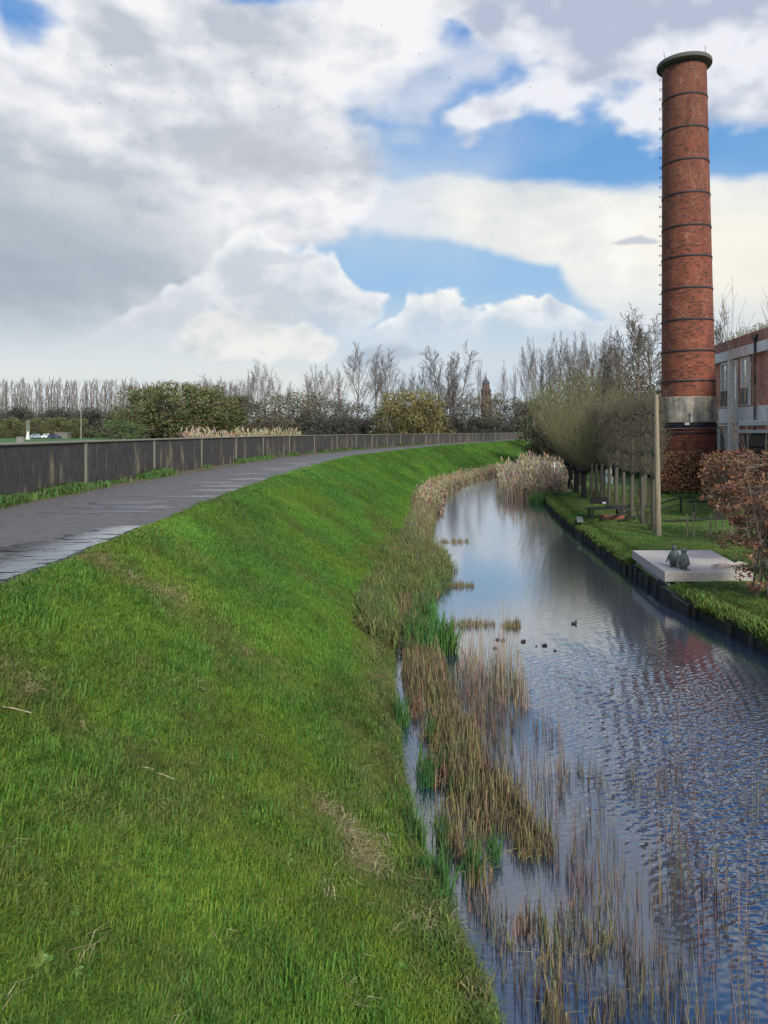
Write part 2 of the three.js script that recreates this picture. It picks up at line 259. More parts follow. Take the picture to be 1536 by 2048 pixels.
// canal bed side of the garden, lawn on top
const lawnMap = texture(512, 512, (i, j) => { const n = tiled(i, j, 512, 512, 2, 5), m = tiled(i, j, 512, 512, 18, 3, 4), k = 1 + 0.4 * n + 0.6 * m; return [76 * k + 20 * n, 104 * k, 34 * k]; });
lawnMap.repeat.set(0.3, 0.3);
const lawnMat = mat(0xffffff, 1, { map: lawnMap });
const edgeY = (Z) => GARDEN_Y - 0.15 + 0.12 * noise3(3, 1, Z * 1.4) + 0.03 * noise3(9, 2, Z * 5);
const lawnY = (X, Z) => { const d = X - bankX(Z); return mixn(edgeY(Z), GARDEN_Y + 0.04 * noise3(X * 0.5, 4, Z * 0.4), sstep(0, 0.8, d)) + (d < 0 ? -3 * (-d) : 0); };
const GZ = far(4, 300, 0.12, 1.012);
structure('lawn', sheet(GZ.map((Z) => { const b = bankX(Z), w = 0.12 * noise3(1, 6, Z * 2.2) + 0.05 * noise3(4, 6, Z * 6), e = edgeY(Z); const row = [[b + 0.25 + w, -0.3, -Z], [b + 0.12 + w, e - 0.22, -Z], [b - 0.02 + w, e - 0.05, -Z]]; for (const d of [0.06, 0.3, 0.6, 1.0, 2, 4, 8, 16, 40, 120, 400]) row.push([b + w * (d < 1 ? 1 - d : 0) + d, lawnY(b + d, Z), -Z]); return row; })), lawnMat);

// ---------------------------------------------------------------- asphalt path
const asphalt = texture(1024, 1024, (i, j) => { const n = tiled(i, j, 1024, 1024, 2.2, 4), m = tiled(i, j, 1024, 1024, 40, 2, 3), g = tiled(i, j, 1024, 1024, 9, 3, 7); const k = 90 + 22 * n + 46 * m + 12 * g; return [k * 1.05, k * 1.01, k * 0.95]; });
const asphaltBump = texture(512, 512, (i, j) => { const m = tiled(i, j, 512, 512, 40, 2, 3); const k = 128 + 200 * m; return [k, k, k]; }, false);
asphalt.repeat.set(0.4, 0.4); asphaltBump.repeat.set(0.8, 0.8);
const edgeNoise = (Z, k) => 0.12 * noise3(k, 2, Z * 0.7) + 0.06 * noise3(k, 5, Z * 2.6);
const pathTop = (X, Z) => PATH_Y + 0.012 + 0.02 * (1 - ((X - pathR(Z) + 2.1) / 2.1) ** 2);
structure('path', sheet(ZS.map((Z) => { const t = turnAt(Z), a = pathR(Z) - (4.34 + edgeNoise(Z, 1)) * t, b = pathR(Z) - (0.36 - edgeNoise(Z, 8)) * t; const row = []; for (let k = 0; k <= 8; k++) { const x = mixn(a, b, k / 8); row.push([x, pathTop(x, Z), -Z]); } return row; })), mat(0xffffff, 0.72, { map: asphalt, bumpMap: asphaltBump, bumpScale: 0.004 }));
// earth strips on both sides of it
const earthMap = texture(512, 512, (i, j) => { const n = tiled(i, j, 512, 512, 4, 4), m = tiled(i, j, 512, 512, 26, 2, 3), k = 1 + 0.4 * n + 0.7 * m; return [88 * k, 80 * k, 58 * k]; });
earthMap.repeat.set(1.2, 1.2);
const earth = mat(0xffffff, 1, { map: earthMap });
structure('earth_strip', sheet(ZS.map((Z) => { const t = turnAt(Z), b = pathR(Z) - (0.52 - edgeNoise(Z, 8)) * t; return [0, 0.3, 0.68].map((d, k) => [b + d * t, PATH_Y + [0.008, 0.004, -0.16][k], -Z]); })), earth);
structure('earth_strip', sheet(ZS.map((Z) => { const t = turnAt(Z), b = wallX(Z); return [0.02, 0.3, 0.8].map((d, k) => [b + d * t, PATH_Y + [0.05, 0.03, 0.006][k] + 0.02 * noise3(d * 3, 4, Z * 2), -Z]); })), earth);
// wet patches: thin films of rain water with ragged outlines, lying across the path
{
  const wet = (c, roughness, coat) => new THREE.MeshPhysicalMaterial({ color: new THREE.Color().setRGB(...c), roughness, clearcoat: coat, clearcoatRoughness: roughness * 0.6 }), film = wet([0.075, 0.073, 0.07], 0.16, 1), damp = wet([0.095, 0.09, 0.083], 0.4, 0.5);
  const r = rng(5), pools = [[7.6, 0.5, 0.5, 0.5], [8.6, 0.55, 0.5, 0.7], [9.6, 0.6, 0.55, 0.9], [10.6, 0.7, 0.5, 1.0], [11.6, 0.6, 0.45, 0.7], [12.4, 0.45, 0.3, 0.4], [10.2, 1.5, 0.12, 1.4]];
  for (let Z = 15; Z < 150; Z *= 1.05 + 0.09 * r()) pools.push([Z, 0.7 + 2.2 * r() * r(), (0.1 + 0.22 * r()) * (1 + Z / 22), 0.7 + 1.4 * r()]);
  pools.forEach(([Z0, off, dz, dx], k) => {
    const p = [], idx = [], q = rng(900 + k), near = Z0 < 14, n = near ? 60 : 5 + Math.floor(8 * q());
    for (let m = 0; m < n; m++) {                         // each pool is a cluster of shallow slivers running across the camber
      const a = q() * 6.283, f = Math.sqrt(q()), zc = Z0 + Math.sin(a) * f * dz, xc = -(off + 0.12) + Math.cos(a) * f * dx * 0.5, lx = (near ? 0.12 + 0.34 * q() : 0.3 + 0.5 * q()) * (1.2 - f * 0.6), lz = (near ? 0.03 + 0.09 * q() : 0.05 + 0.07 * q()) * (1 + Z0 / 40), N = 22, o = p.length / 3, y0 = 0.004 + 0.00015 * m;
      const put = (x, z) => { const Z = Z0 + (zc - Z0) + z, X = clamp(pathR(Z) + (xc + x) * turnAt(Z), pathR(Z) - 3.9 * turnAt(Z), pathR(Z) - (0.39 - edgeNoise(Z, 8)) * turnAt(Z)); p.push(X, pathTop(X, Z) + y0, -Z); };
      put(0, 0); for (let e = 0; e < N; e++) { const b = e / N * 6.283, w = 1 + 0.9 * fbm(Math.cos(b) * 2 + m * 3, Math.sin(b) * 2, k, 3); put(Math.cos(b) * lx * w, Math.sin(b) * lz * w + Math.cos(b) * lx * (near ? 0.22 : 0.12)); }
      for (let e = 0; e < N; e++) idx.push(o, o + 1 + e, o + 1 + (e + 1) % N);
    }
    const g = new THREE.BufferGeometry(); g.setAttribute('position', new THREE.Float32BufferAttribute(p, 3)); g.setAttribute('normal', new THREE.Float32BufferAttribute(p.map((_, e) => e % 3 === 1 ? 1 : 0), 3)); g.setIndex(idx);
    structure('puddle', g, near ? film : damp);
  });
}

// ---------------------------------------------------------------- flood wall: concrete panels with pale joint strips and a coping
{
  const panelMap = (seed) => texture(1024, 256, (i, j) => {
    const x = i / 1024 * 12, y = j / 256, s = fbm(x * 2.6 + seed, y * 0.9, seed, 6), f = fbm(x * 16 + seed, y * 3, seed + 3, 4), w = fbm(x * 0.8 + seed, 2, seed, 3), b = fbm(x * 6, y * 6, seed + 8, 4);
    const pale = clamp(sstep(-0.02, 0.42, s + 0.35 * w + 0.22 * (0.35 - y) + 0.15 * f) + 0.15 * f), k = 1 + 0.35 * b + 0.3 * f;
    const dark = [64, 61, 58], light = [142, 132, 104], c = mix3(dark, light, pale * 0.7); const spot = fbm(x * 22, y * 18, seed + 20, 2) > 0.44 ? 60 : 0;
    return [c[0] * k + spot, c[1] * k + spot, c[2] * k + spot];
  });
  const mats = [11, 29, 53].map((s) => mat(0xffffff, 0.95, { map: panelMap(s) })), strip = mat([0.23, 0.22, 0.16], 0.95), cope = mat([0.22, 0.21, 0.165], 0.95);
  const wall = thing('flood_wall', 'long dark stained concrete flood wall running beside the asphalt path', 'wall');
  const pts = []; let Z = 21.4, d = 0; const L = 5.7;
  { let z = Z; while (z > -6) { pts.unshift(z); z -= L / turnAt(z); } z = Z + L / turnAt(Z); while (z < 290) { pts.push(z); z += L / turnAt(z); } }
  const H = 1.49, gap = 0.11, r = rng(9);
  for (let k = 0; k < pts.length - 1; k++) {
    const a = V(wallX(pts[k]), 0, -pts[k]), b = V(wallX(pts[k + 1]), 0, -pts[k + 1]), len = a.distanceTo(b), mid = a.clone().lerp(b, 0.5), turn = Math.atan2(-(b.z - a.z), b.x - a.x);
    const g = box(len - gap, H - 0.06, 0.22, 0, (H - 0.06) / 2 - 0.15, 0), uv = g.attributes.uv, p = g.attributes.position, shift = r();
    for (let q = 0; q < p.count; q++) uv.setXY(q, p.getX(q) / 12 + shift, clamp((p.getY(q) + 0.15) / H, 0.002, 0.995));
    part('panel', g, mats[k % 3], wall, [mid.x, PATH_Y + 0.01, mid.z], [0, turn, 0]);
    part('joint_strip', rbox(gap + 0.05, H - 0.05, 0.25, 0.015, 0, (H - 0.05) / 2 - 0.15, 0), strip, wall, [a.x, PATH_Y + 0.01, a.z], [0, turn, 0]);
    part('coping', rbox(len - 0.006, 0.055, 0.3, 0.015, 0, H - 0.15 - 0.03, 0), cope, wall, [mid.x, PATH_Y + 0.01, mid.z], [0, turn, 0]);
  }
}

// ---------------------------------------------------------------- water with small wind ripples
{
  const r = rng(31), waves = [];
  for (let k = 0; k < 34; k++) { const l = 0.058 * Math.pow(3.4, r() ** 1.5), dir = Math.PI / 2 + 0.16 + (r() + r() + r() - 1.5) * 1.15, K = 2 * Math.PI / l; waves.push({ kx: Math.cos(dir) * K, kz: Math.sin(dir) * K, ph: r() * 6.283, a: 0.036 / K * Math.pow(l / 0.15, 0.25), l }); }
  const calm = (X, Z) => {
    const d = X - toe(Z) - belt(Z) * 0.9 - 0.25 * fbm(X, 2, Z, 3), wind = sstep(-0.2, 2.2, d + (Z > 9 ? -0.7 : -0.2) + 1.4 * fbm(X * 0.35, 5, Z * 0.22, 3));
    return wind * mixn(1.45, 0.16, sstep(9.5, 16, Z)) * (1 - 0.85 * sstep(-2.6, -0.8, X - bankX(Z)) * sstep(11, 14.5, Z)) * (1 + 0.5 * fbm(X * 0.8, 9, Z * 0.6, 3)) + 0.05;
  };
  const rows = [...far(4.4, 30, 0.012, 1.0022), ...far(30.2, 170, 0.1, 1.03)], p = [], n = [], idx = [], N = 380;
  rows.forEach((Z) => { const x0 = toe(Z) - 0.4, x1 = bankX(Z) + 0.35; for (let i = 0; i <= N; i++) {
    const X = mixn(x0, x1, i / N), amp = calm(X, Z); let y = 0, sx = 0, sz = 0; const cell = Math.max(0.02, 0.012 + 0.0022 * (Z - 4.4));
    for (const w of waves) { const k = w.l > cell * 2.6 ? 1 : 0; if (!k) continue; const q = w.kx * X + w.kz * Z + w.ph, s = Math.sin(q), c = Math.cos(q); y += w.a * s; sx += w.a * w.kx * c; sz += w.a * w.kz * c; }
    p.push(X, y * amp, -Z); const l = 1 / Math.hypot(sx * amp, 1, sz * amp); n.push(-sx * amp * l, l, sz * amp * l);
  } });
  for (let j = 0; j < rows.length - 1; j++) for (let i = 0; i < N; i++) { const a = j * (N + 1) + i; idx.push(a, a + 1, a + N + 2, a, a + N + 2, a + N + 1); }
  const g = new THREE.BufferGeometry(); g.setAttribute('position', new THREE.Float32BufferAttribute(p, 3)); g.setAttribute('normal', new THREE.Float32BufferAttribute(n, 3)); g.setIndex(idx);
  console.log('water triangles', idx.length / 3);
  structure('water', g, new THREE.MeshPhysicalMaterial({ color: new THREE.Color().setRGB(0.014, 0.028, 0.050), roughness: 0.1, ior: 2.2, clearcoat: 1, clearcoatRoughness: 0.1 }));
}

// ---------------------------------------------------------------- grass on the dike
function tuft(seed, blades, R, h0, h1, w, bend, tones) {
  const r = rng(seed), t = new Tubes();
  for (let k = 0; k < blades; k++) {
    const a = r() * 6.283, q = Math.sqrt(r()) * R, x = Math.cos(a) * q, z = Math.sin(a) * q, h = mixn(h0, h1, r()), la = r() * 6.283, l = bend * (0.3 + r()) * h, wx = Math.cos(la + 1.4) * w / 2 * (0.7 + 0.6 * r()), wz = Math.sin(la + 1.4) * w / 2, k1 = tones[Math.floor(r() * tones.length)].map((c) => c * (0.85 + 0.3 * r()));
    const dx = Math.cos(la), dz = Math.sin(la), n = V(-dx * 0.6, 0.75, -dz * 0.6).normalize();
    const A = V(x - wx, -0.02, z - wz), B = V(x + wx, -0.02, z + wz), mx = x + dx * l * 0.3, mz = z + dz * l * 0.3, C = V(mx + wx * 0.8, h * 0.6, mz + wz * 0.8), D = V(mx - wx * 0.8, h * 0.6, mz - wz * 0.8), T = V(x + dx * l, h * (1 - 0.25 * bend), z + dz * l);
    n.copy(B).sub(A).cross(D.clone().sub(A)).normalize();
    t.quad(A, B, C, D, n, k1); t.quad(D, C, T, T.clone().add(V(wx * 0.1, 0.001, wz * 0.1)), n, k1);
  }
  return t.build();
}
const bladeMat = mat(0xffffff, 0.75, { vertexColors: true, side: THREE.DoubleSide });
const GREEN = [[1, 1, 1], [0.8, 0.95, 0.7], [1.15, 1.05, 0.9], [0.7, 0.85, 0.8], [1.05, 1.1, 0.9], [0.9, 0.9, 0.8], [1.2, 1.15, 0.8], [0.85, 1, 1], [1, 1.05, 1]];
const dryAt = (X, Z) => {
  let d = 0.62 * fbm(X * 0.8 + 5, 1, Z * 0.55, 4) + 0.35 * fbm(X * 3.1, 7, Z * 2.6, 3);
  const s = (X - pathR(Z)) / (toe(Z) - pathR(Z));
  for (const [x, z, rx, rz, k] of [[-3.1, 6.1, 0.9, 0.5, 0.45], [-3.4, 9.6, 1.6, 0.7, 0.4], [-0.35, 6.7, 0.5, 0.6, 0.3], [-0.9, 5.8, 0.8, 0.5, 0.25], [-0.3, 8.0, 0.35, 0.6, 0.26], [-2.2, 4.2, 0.7, 0.3, 0.3], [-0.25, 14, 0.4, 4, 0.25], [0.3, 24, 0.8, 5, 0.4], [-1.9, 7.6, 0.9, 0.4, 0.2]]) d += k * Math.exp(-(((X - x) / rx) ** 2) - ((Z - z) / rz) ** 2);
  return d + 0.16 * sstep(0.75, 1, s);
};
{
  const r = rng(101), near = [], mid = [], distant = [], dry = [], wide = [];
  const place = (list, X, Z, s, sy) => {
    const d = dryAt(X, Z), patch = fbm(X * 0.5, 12, Z * 0.35, 3), tone = 0.93 + 0.75 * patch + 0.35 * fbm(X * 2.2, 15, Z * 1.8, 3) + 0.35 * (r() - 0.5), sl = (X - pathR(Z)) / (toe(Z) - pathR(Z));
    const fresh = mix3([0.128, 0.218, 0.016], [0.086, 0.215, 0.025], clamp(0.25 + 0.5 * sstep(6, 14, Z) - 0.3 * sstep(0.6, 1, sl) + 1.6 * fbm(X * 0.6 + 30, 3, Z * 0.3, 3))), olive = [0.13, 0.17, 0.03], straw = [0.25, 0.21, 0.10];
    let c = mix3(fresh, olive, sstep(0.0, 0.36, d)); c = mix3(c, straw, sstep(0.34, 0.72, d + 0.22 * (r() - 0.5)));
    list.push({ x: X, y: landY(X, Z) + (X < pathR(Z) ? 0.0 : 0), z: -Z, s: s * (0.8 + 0.45 * r()), sy: (sy || 1) * (0.75 + 0.5 * r()) * mixn(1, 0.72, sstep(0.1, 0.5, d)), r: r() * 6.283, tz: -0.16 - 0.2 * r(), tx: 0.2 * (r() - 0.5), c: c.map((v) => v * tone) });
  };
  const fill = (list, z0, z1, density, s, sy) => { const n = Math.floor((z1 - z0) * 5.2 * density); for (let k = 0; k < n; k++) { const Z = z0 + (z1 - z0) * r(), a = pathR(Z) - 0.2 + 1.2 * edgeNoise(Z, 8), b = toe(Z) + 0.05, X = a + (b - a) * r(); place(list, X, Z, s, sy); } };
  fill(near, 2.6, 6.5, 1000, 1); fill(near, 6.5, 10, 760, 1.05); fill(mid, 10, 16, 560, 1); fill(mid, 16, 26, 400, 1.12); fill(distant, 26, 45, 260, 0.95); fill(distant, 45, 80, 130, 1.2); fill(distant, 80, 170, 40, 1.8);
  // taller tufts in clumps
  for (let k = 0; k < 9000; k++) { const Z = 3 + 20 * r() * r() + r() * 6, a = pathR(Z), b = toe(Z), X = a + (b - a) * r(), q = fbm(X * 1.6, 20, Z * 1.2, 3); if (q > 0.06) { place(near, X, Z, 1.1 + 0.3 * r(), 1.2 + 1.6 * q + 0.4 * r()); const e = near[near.length - 1]; e.c = mix3(e.c, [0.06, 0.175, 0.018], 0.5); } }
  // straw lying in the dry spots
  for (let k = 0; k < 9000; k++) { const Z = 3 + 15 * r() * r(), a = pathR(Z), b = toe(Z), X = a + (b - a) * r(); if (dryAt(X, Z) + 0.2 * (r() - 0.5) > 0.4 || r() < 0.006) dry.push({ x: X, y: landY(X, Z) + 0.01, z: -Z, s: 0.8 + 0.5 * r(), sy: 0.6 + 0.5 * r(), r: r() * 6.283, tz: -0.4 * r(), c: mix3([0.24, 0.19, 0.10], [0.36, 0.30, 0.18], r()) }); }
  instances('dike_grass', tuft(1, 24, 0.075, 0.035, 0.105, 0.006, 0.9, GREEN), bladeMat, near, 'fine green grass blades on the lower part of the dike slope', 'grass');
  instances('dike_grass', tuft(2, 26, 0.12, 0.04, 0.1, 0.0085, 0.9, GREEN), bladeMat, mid, 'mown green grass on the middle of the dike slope', 'grass');
  instances('dike_grass', tuft(3, 30, 0.22, 0.04, 0.1, 0.016, 0.9, GREEN), bladeMat, distant, 'green grass where the dike slope bends away', 'grass');
  instances('dry_grass', tuft(4, 14, 0.09, 0.05, 0.13, 0.006, 1.5, [[1, 1, 1], [0.8, 0.78, 0.7], [1.2, 1.2, 1.2]]), bladeMat, dry, 'straw coloured dead grass in patches on the dike slope', 'dry grass');
  const rosette = (() => { const q = rng(66), t = new Tubes(); for (let k = 0; k < 9; k++) { const a = k / 9 * 6.283 + q(), l = 0.05 + 0.06 * q(), w = 0.014 + 0.01 * q(), d = V(Math.cos(a), 0, Math.sin(a)), s = V(-Math.sin(a) * w, 0, Math.cos(a) * w), m = d.clone().multiplyScalar(l * 0.55).add(V(0, 0.05 + 0.04 * q(), 0)), e = d.clone().multiplyScalar(l).add(V(0, 0.03 + 0.04 * q(), 0)), o = V(0, 0.01, 0), c = [0.8 + 0.4 * q(), 0.85 + 0.3 * q(), 0.8]; t.quad(o.clone().addScaledVector(s, -0.3), o.clone().addScaledVector(s, 0.3), m.clone().add(s), m.clone().sub(s), null, c); t.quad(m.clone().sub(s), m.clone().add(s), e.clone().addScaledVector(s, 0.15), e.clone().addScaledVector(s, -0.15), null, c); } return t.build(); })();
  const weedList = []; for (let k = 0; k < 300; k++) { const Z = 3 + 11 * r() ** 1.2, a = pathR(Z), b = toe(Z), X = a + (b - a) * r(); if (fbm(X * 0.9, 41, Z * 0.9, 3) > 0) weedList.push({ x: X, y: landY(X, Z) + 0.03, z: -Z, s: 0.3 + 0.4 * r(), sy: 1.3, r: r() * 6.283, tz: -0.5, c: mix3([0.08, 0.18, 0.03], [0.12, 0.21, 0.045], r()) }); }
  instances('broad_leaved_weeds', rosette, bladeMat, weedList, 'small broad leaved weeds dotted through the dike grass', 'weeds');
  // weeds along the foot of the wall
  const weeds = []; for (let k = 0; k < 5200; k++) { const Z = 12 + 90 * r() * r(), X = wallX(Z) + (0.13 + 0.34 * r() * r()) * turnAt(Z), q = fbm(3, 4, Z * 0.35, 3); if (q + 0.2 * r() > (Z < 22 ? 0.0 : 0.16)) weeds.push({ x: X, y: PATH_Y + 0.02, z: -Z, s: 1.0 + 0.9 * r(), sy: 1 + 1.2 * clamp(q + 0.3), r: r() * 6.283, c: mix3([0.05, 0.13, 0.022], [0.1, 0.15, 0.04], r()) }); }
  instances('wall_weeds', tuft(6, 16, 0.13, 0.05, 0.14, 0.022, 1.0, GREEN), bladeMat, weeds, 'leafy green weeds growing along the foot of the flood wall', 'weeds');
  // lawn of the garden, its edge hanging over the boards
  const lawn = []; for (let k = 0; k < 30000; k++) { const Z = 12 + 33 * r() ** 1.4, b = bankX(Z), d = r() < 0.3 ? 0.7 * r() : 14 * r() * r(), X = b - 0.02 + d; if (X > 6.6 && X < 9.3 && Z > 18.1 && Z < 21.8) continue; const y = clamp(0.5 + 1.5 * fbm(X * 0.4, 33, Z * 0.5, 3)); lawn.push({ x: X, y: lawnY(X, Z) - 0.01, z: -Z, s: 0.85 + 0.5 * r(), sy: d < 0.25 ? 0.8 + 0.5 * r() : 0.45, r: r() * 6.283, tz: d < 0.12 ? 0.9 * r() : 0, c: mix3([0.072, 0.155, 0.02], [0.14, 0.185, 0.034], y).map((v) => v * (0.8 + 0.4 * r())) }); }
  instances('lawn_grass', tuft(7, 22, 0.13, 0.05, 0.11, 0.013, 0.8, GREEN), bladeMat, lawn, 'short green lawn grass of the waterside garden', 'grass');
}

// ---------------------------------------------------------------- reeds and sedges in and beside the water
function stems(seed, n, R, h0, h1, w, opts = {}) {
  const r = rng(seed), t = new Tubes(), { lean = 0.18, broken = 0.2, plume = 0, leaf = 0, tones = [[1, 1, 1], [0.7, 0.66, 0.6], [1.2, 1.15, 1.05], [0.5, 0.46, 0.42]] } = opts;
  for (let k = 0; k < n; k++) {
    const a = r() * 6.283, q = Math.sqrt(r()) * R, h = mixn(h0, h1, r() ** 1.4), b = r() * 6.283, l = lean * h * (r() + 0.15), c = tones[Math.floor(r() * tones.length)], p0 = V(Math.cos(a) * q, -0.12, Math.sin(a) * q), p1 = V(p0.x + Math.cos(b) * l * 0.4, h * 0.55, p0.z + Math.sin(b) * l * 0.4), p2 = V(p0.x + Math.cos(b) * l, h, p0.z + Math.sin(b) * l);
    if (r() < broken) { const e = r() * 6.283, f = 0.25 + 0.5 * r(); p2.set(p1.x + Math.cos(e) * h * f, p1.y + h * (r() * 0.5 - 0.35), p1.z + Math.sin(e) * h * f); }
    t.add([p0, p1, p2], [w, w * 0.85, w * 0.4], 3, c);
    if (plume && r() < plume) { const s = h * 0.09; t.add([p2.clone().add(V(0, -s, 0)), p2, p2.clone().add(V(Math.cos(b) * s, s * 1.6, Math.sin(b) * s))], [w, w * 4.2, w * 0.6], 3, c); }
    if (leaf && r() < leaf) { const e = r() * 6.283, g = h * (0.25 + 0.3 * r()), s = p1.clone().lerp(p2, r()), m = s.clone().add(V(Math.cos(e) * g * 0.6, g * 0.35, Math.sin(e) * g * 0.6)), o = s.clone().add(V(Math.cos(e) * g, g * (r() - 0.5), Math.sin(e) * g)), v = V(-Math.sin(e) * w * 1.6, 0, Math.cos(e) * w * 1.6); t.quad(s.clone().sub(v), s.clone().add(v), m.clone().add(v), m.clone().sub(v), V(0, 1, 0), c); t.quad(m.clone().sub(v), m.clone().add(v), o, o.clone().add(V(0, 0.002, 0)), V(0, 1, 0), c); }
  }
  return t.build();
}
{
  const r = rng(202), stub = [], sparse = [], tall = [], sedge = [], fringe = [], iris = [], cat = [], pale = [], litter = [];
  const put = (list, X, Z, y, s, sy, c) => list.push({ x: X, y, z: -Z, s: s * (0.75 + 0.5 * r()), sy: sy * (0.7 + 0.6 * r()), r: r() * 6.283, c: c.map((v) => v * (0.75 + 0.5 * r())) });
  const BR = [0.165, 0.135, 0.085], OL = [0.14, 0.145, 0.07], TAN = [0.37, 0.32, 0.22], PINK = [0.39, 0.33, 0.26];
  // cut stubble in the belt
  for (let k = 0; k < 3300; k++) { const Z = 4.6 + 14.4 * r() ** 1.15, w = belt(Z), d = 0.3 + (w - 0.3) * r() + 0.12 * (r() - 0.5), X = toe(Z) + d; const hole = fbm(X * 1.5, 3, Z * 0.8, 3); if (hole + 0.25 * (r() - 0.5) < -0.05 || r() > 0.08 + 0.92 * sstep(5.6, 8.6, Z)) continue; put(stub, X, Z, -0.03, 1, Z < 6.5 ? 0.85 : 1, mix3(BR, OL, clamp(0.35 + 1.6 * fbm(X * 2, 6, Z, 3)))); }
  // scattered stems out in the water
  for (let k = 0; k < 1150; k++) { const Z = 4.6 + 8 * r() ** 1.5, d = (Z < 6.4 ? 0.25 : belt(Z) * 0.9) + (Z < 9 ? 3.2 : 1.2) * r() ** 1.5, X = toe(Z) + d; if (fbm(X * 1.3 + 8, 3, Z * 1.3, 3) + 0.2 * (r() - 0.5) < -0.06 + 0.07 * (d - 1.2)) continue; put(sparse, X, Z, 0, 0.9, 1, mix3([0.17, 0.14, 0.105], [0.075, 0.064, 0.055], r())); }
  for (let k = 0; k < 90; k++) { const Z = 11 + 2.2 * r(), X = toe(Z) + 1.2 + 0.8 * r(); put(sparse, X, Z, 0, 1.2, 1.4, [0.24, 0.20, 0.15]); }
  for (let k = 0; k < 110; k++) { const Z = 4.0 + 7 * r() ** 1.6, X = toe(Z) + belt(Z) * 0.8 + 2.9 * r(); put(tall, X, Z, 0, 1, 0.9 + 0.5 * r(), mix3([0.27, 0.20, 0.13], [0.16, 0.12, 0.085], r())); }
  for (let k = 0; k < 26; k++) { const Z = 11.8 + 2 * r(), X = toe(Z) + 1.2 + 1.0 * r(); put(tall, X, Z, 0, 1.2, 1.3, [0.3, 0.22, 0.15]); }
  // edge of olive sedge on the foot of the dike, bulging into the water further off
  for (let k = 0; k < 2700; k++) { const Z = 14 + 34 * r() ** 1.2, X = toe(Z) - 0.55 * r() + (Z > 18 ? belt(Z) * r() : 0.15 * r()) + 0.1 * noise3(4, 1, Z * 2), s = sstep(20, 34, Z); put(sedge, X, Z, Math.max(landY(X, Z), -0.04), 1, Z > 30 ? 1.2 : 1, mix3([0.13, 0.18, 0.045], mix3([0.20, 0.20, 0.085], TAN, r() * 0.5), clamp(s + 0.5 * fbm(X, 2, Z, 3) + 0.2 * r()))); }
  for (let k = 0; k < 420; k++) { const Z = 4.5 + 13 * r(), X = toe(Z) - 0.22 * r(); put(sedge, X, Z, landY(X, Z), 0.55, 0.75, mix3([0.09, 0.16, 0.03], [0.19, 0.17, 0.07], r() ** 2)); }
  // stubble spits reaching into the water
  for (const [u0, u1, v, n] of [[900, 990, 1250, 46], [1005, 1036, 1252, 34], [900, 945, 1172, 40], [880, 935, 1084, 44], [868, 900, 1130, 30]]) for (let k = 0; k < n; k++) { const p = onGround(mixn(u0, u1, r()), v + 4 * (r() - 0.5), 0); put(stub, p[0], -p[2], -0.03, 0.8, 0.75, mix3(OL, [0.22, 0.17, 0.1], r())); }
  // pale reeds along the far toe and across the bend
  for (let k = 0; k < 1900; k++) { const Z = 38 + 60 * r() ** 1.2, X = toe(Z) - 0.4 + (belt(Z) + 0.5) * r(); put(fringe, X, Z, Math.max(landY(X, Z), -0.05), 1.1, 0.8, mix3(TAN, [0.24, 0.19, 0.1], r())); }
  // bulrushes on the garden side of the bend
  for (let k = 0; k < 900; k++) { const Z = 45 + 15 * r(), u = 1002 + 128 * r(), X = (u - CX) / F * Z; if (u < 1030 && Z < 50 && r() < 0.6) continue; put(cat, X, Z, 0, 1, 1 + 0.25 * sstep(46, 60, Z), mix3(PINK, TAN, r())); }
  for (let k = 0; k < 420; k++) { const Z = 60 + 20 * r(), X = (1040 + 70 * r() - CX) / F * Z; put(cat, X, Z, 0, 1.1, 1.1, TAN); }
  // fresh green flags
  const flag = (u, v, n, w, d, s) => { for (let k = 0; k < n; k++) { const p = onGround(u, v, 0), X = p[0] + w * (r() - 0.5), Z = -p[2] + d * (r() - 0.5); put(iris, X, Z, -0.02, s, 1, mix3([0.035, 0.12, 0.03], [0.07, 0.16, 0.035], r())); } };
  flag(845, 1292, 34, 0.6, 1.4, 1.0); flag(890, 1300, 22, 0.22, 0.5, 1.05); flag(850, 1235, 18, 0.5, 1.6, 0.9);
  flag(1085, 1006, 60, 1.2, 1.2, 1.0); flag(800, 1440, 7, 0.15, 0.6, 0.6); flag(868, 1560, 12, 0.35, 0.9, 0.6); flag(890, 1700, 6, 0.15, 0.4, 0.55); flag(832, 1680, 9, 0.16, 0.5, 0.6); flag(872, 1810, 14, 0.25, 0.7, 0.65); flag(940, 1745, 5, 0.12, 0.3, 0.6); flag(990, 1720, 5, 0.1, 0.3, 0.5); flag(870, 1480, 8, 0.3, 0.6, 0.5);
  // reeds on the field side of the wall
  for (let k = 0; k < 200; k++) { const Z = 33 + 22 * r(), X = wallX(Z) - 0.5 - 0.5 * r(); put(pale, X, Z, FIELD_Y + 1.2, 0.6, 0.75, TAN); }
  const REED = [[1, 1, 1], [0.6, 0.56, 0.5], [1.9, 1.75, 1.5], [0.4, 0.36, 0.32], [1.3, 1.2, 1.0]];
  const reedMat = mat(0xffffff, 0.85, { vertexColors: true, side: THREE.DoubleSide });
  instances('reed_stubble', stems(11, 12, 0.095, 0.1, 0.34, 0.0042, { lean: 0.2, broken: 0.14, leaf: 0.1, tones: REED }), reedMat, stub, 'dense brown cut reed stubble standing in the shallows below the dike', 'reeds');
  instances('sparse_reeds', stems(12, 5, 0.1, 0.1, 0.36, 0.004, { lean: 0.3, broken: 0.28, leaf: 0.12, tones: REED }), reedMat, sparse, 'sparse dark bent reed stems sticking out of the rippled water', 'reeds');
  instances('tall_reeds', stems(13, 2, 0.12, 0.35, 0.85, 0.003, { lean: 0.16, broken: 0.0, leaf: 0.25 }), reedMat, tall, 'tall thin pale dead reed stalks standing singly in the water', 'reeds');
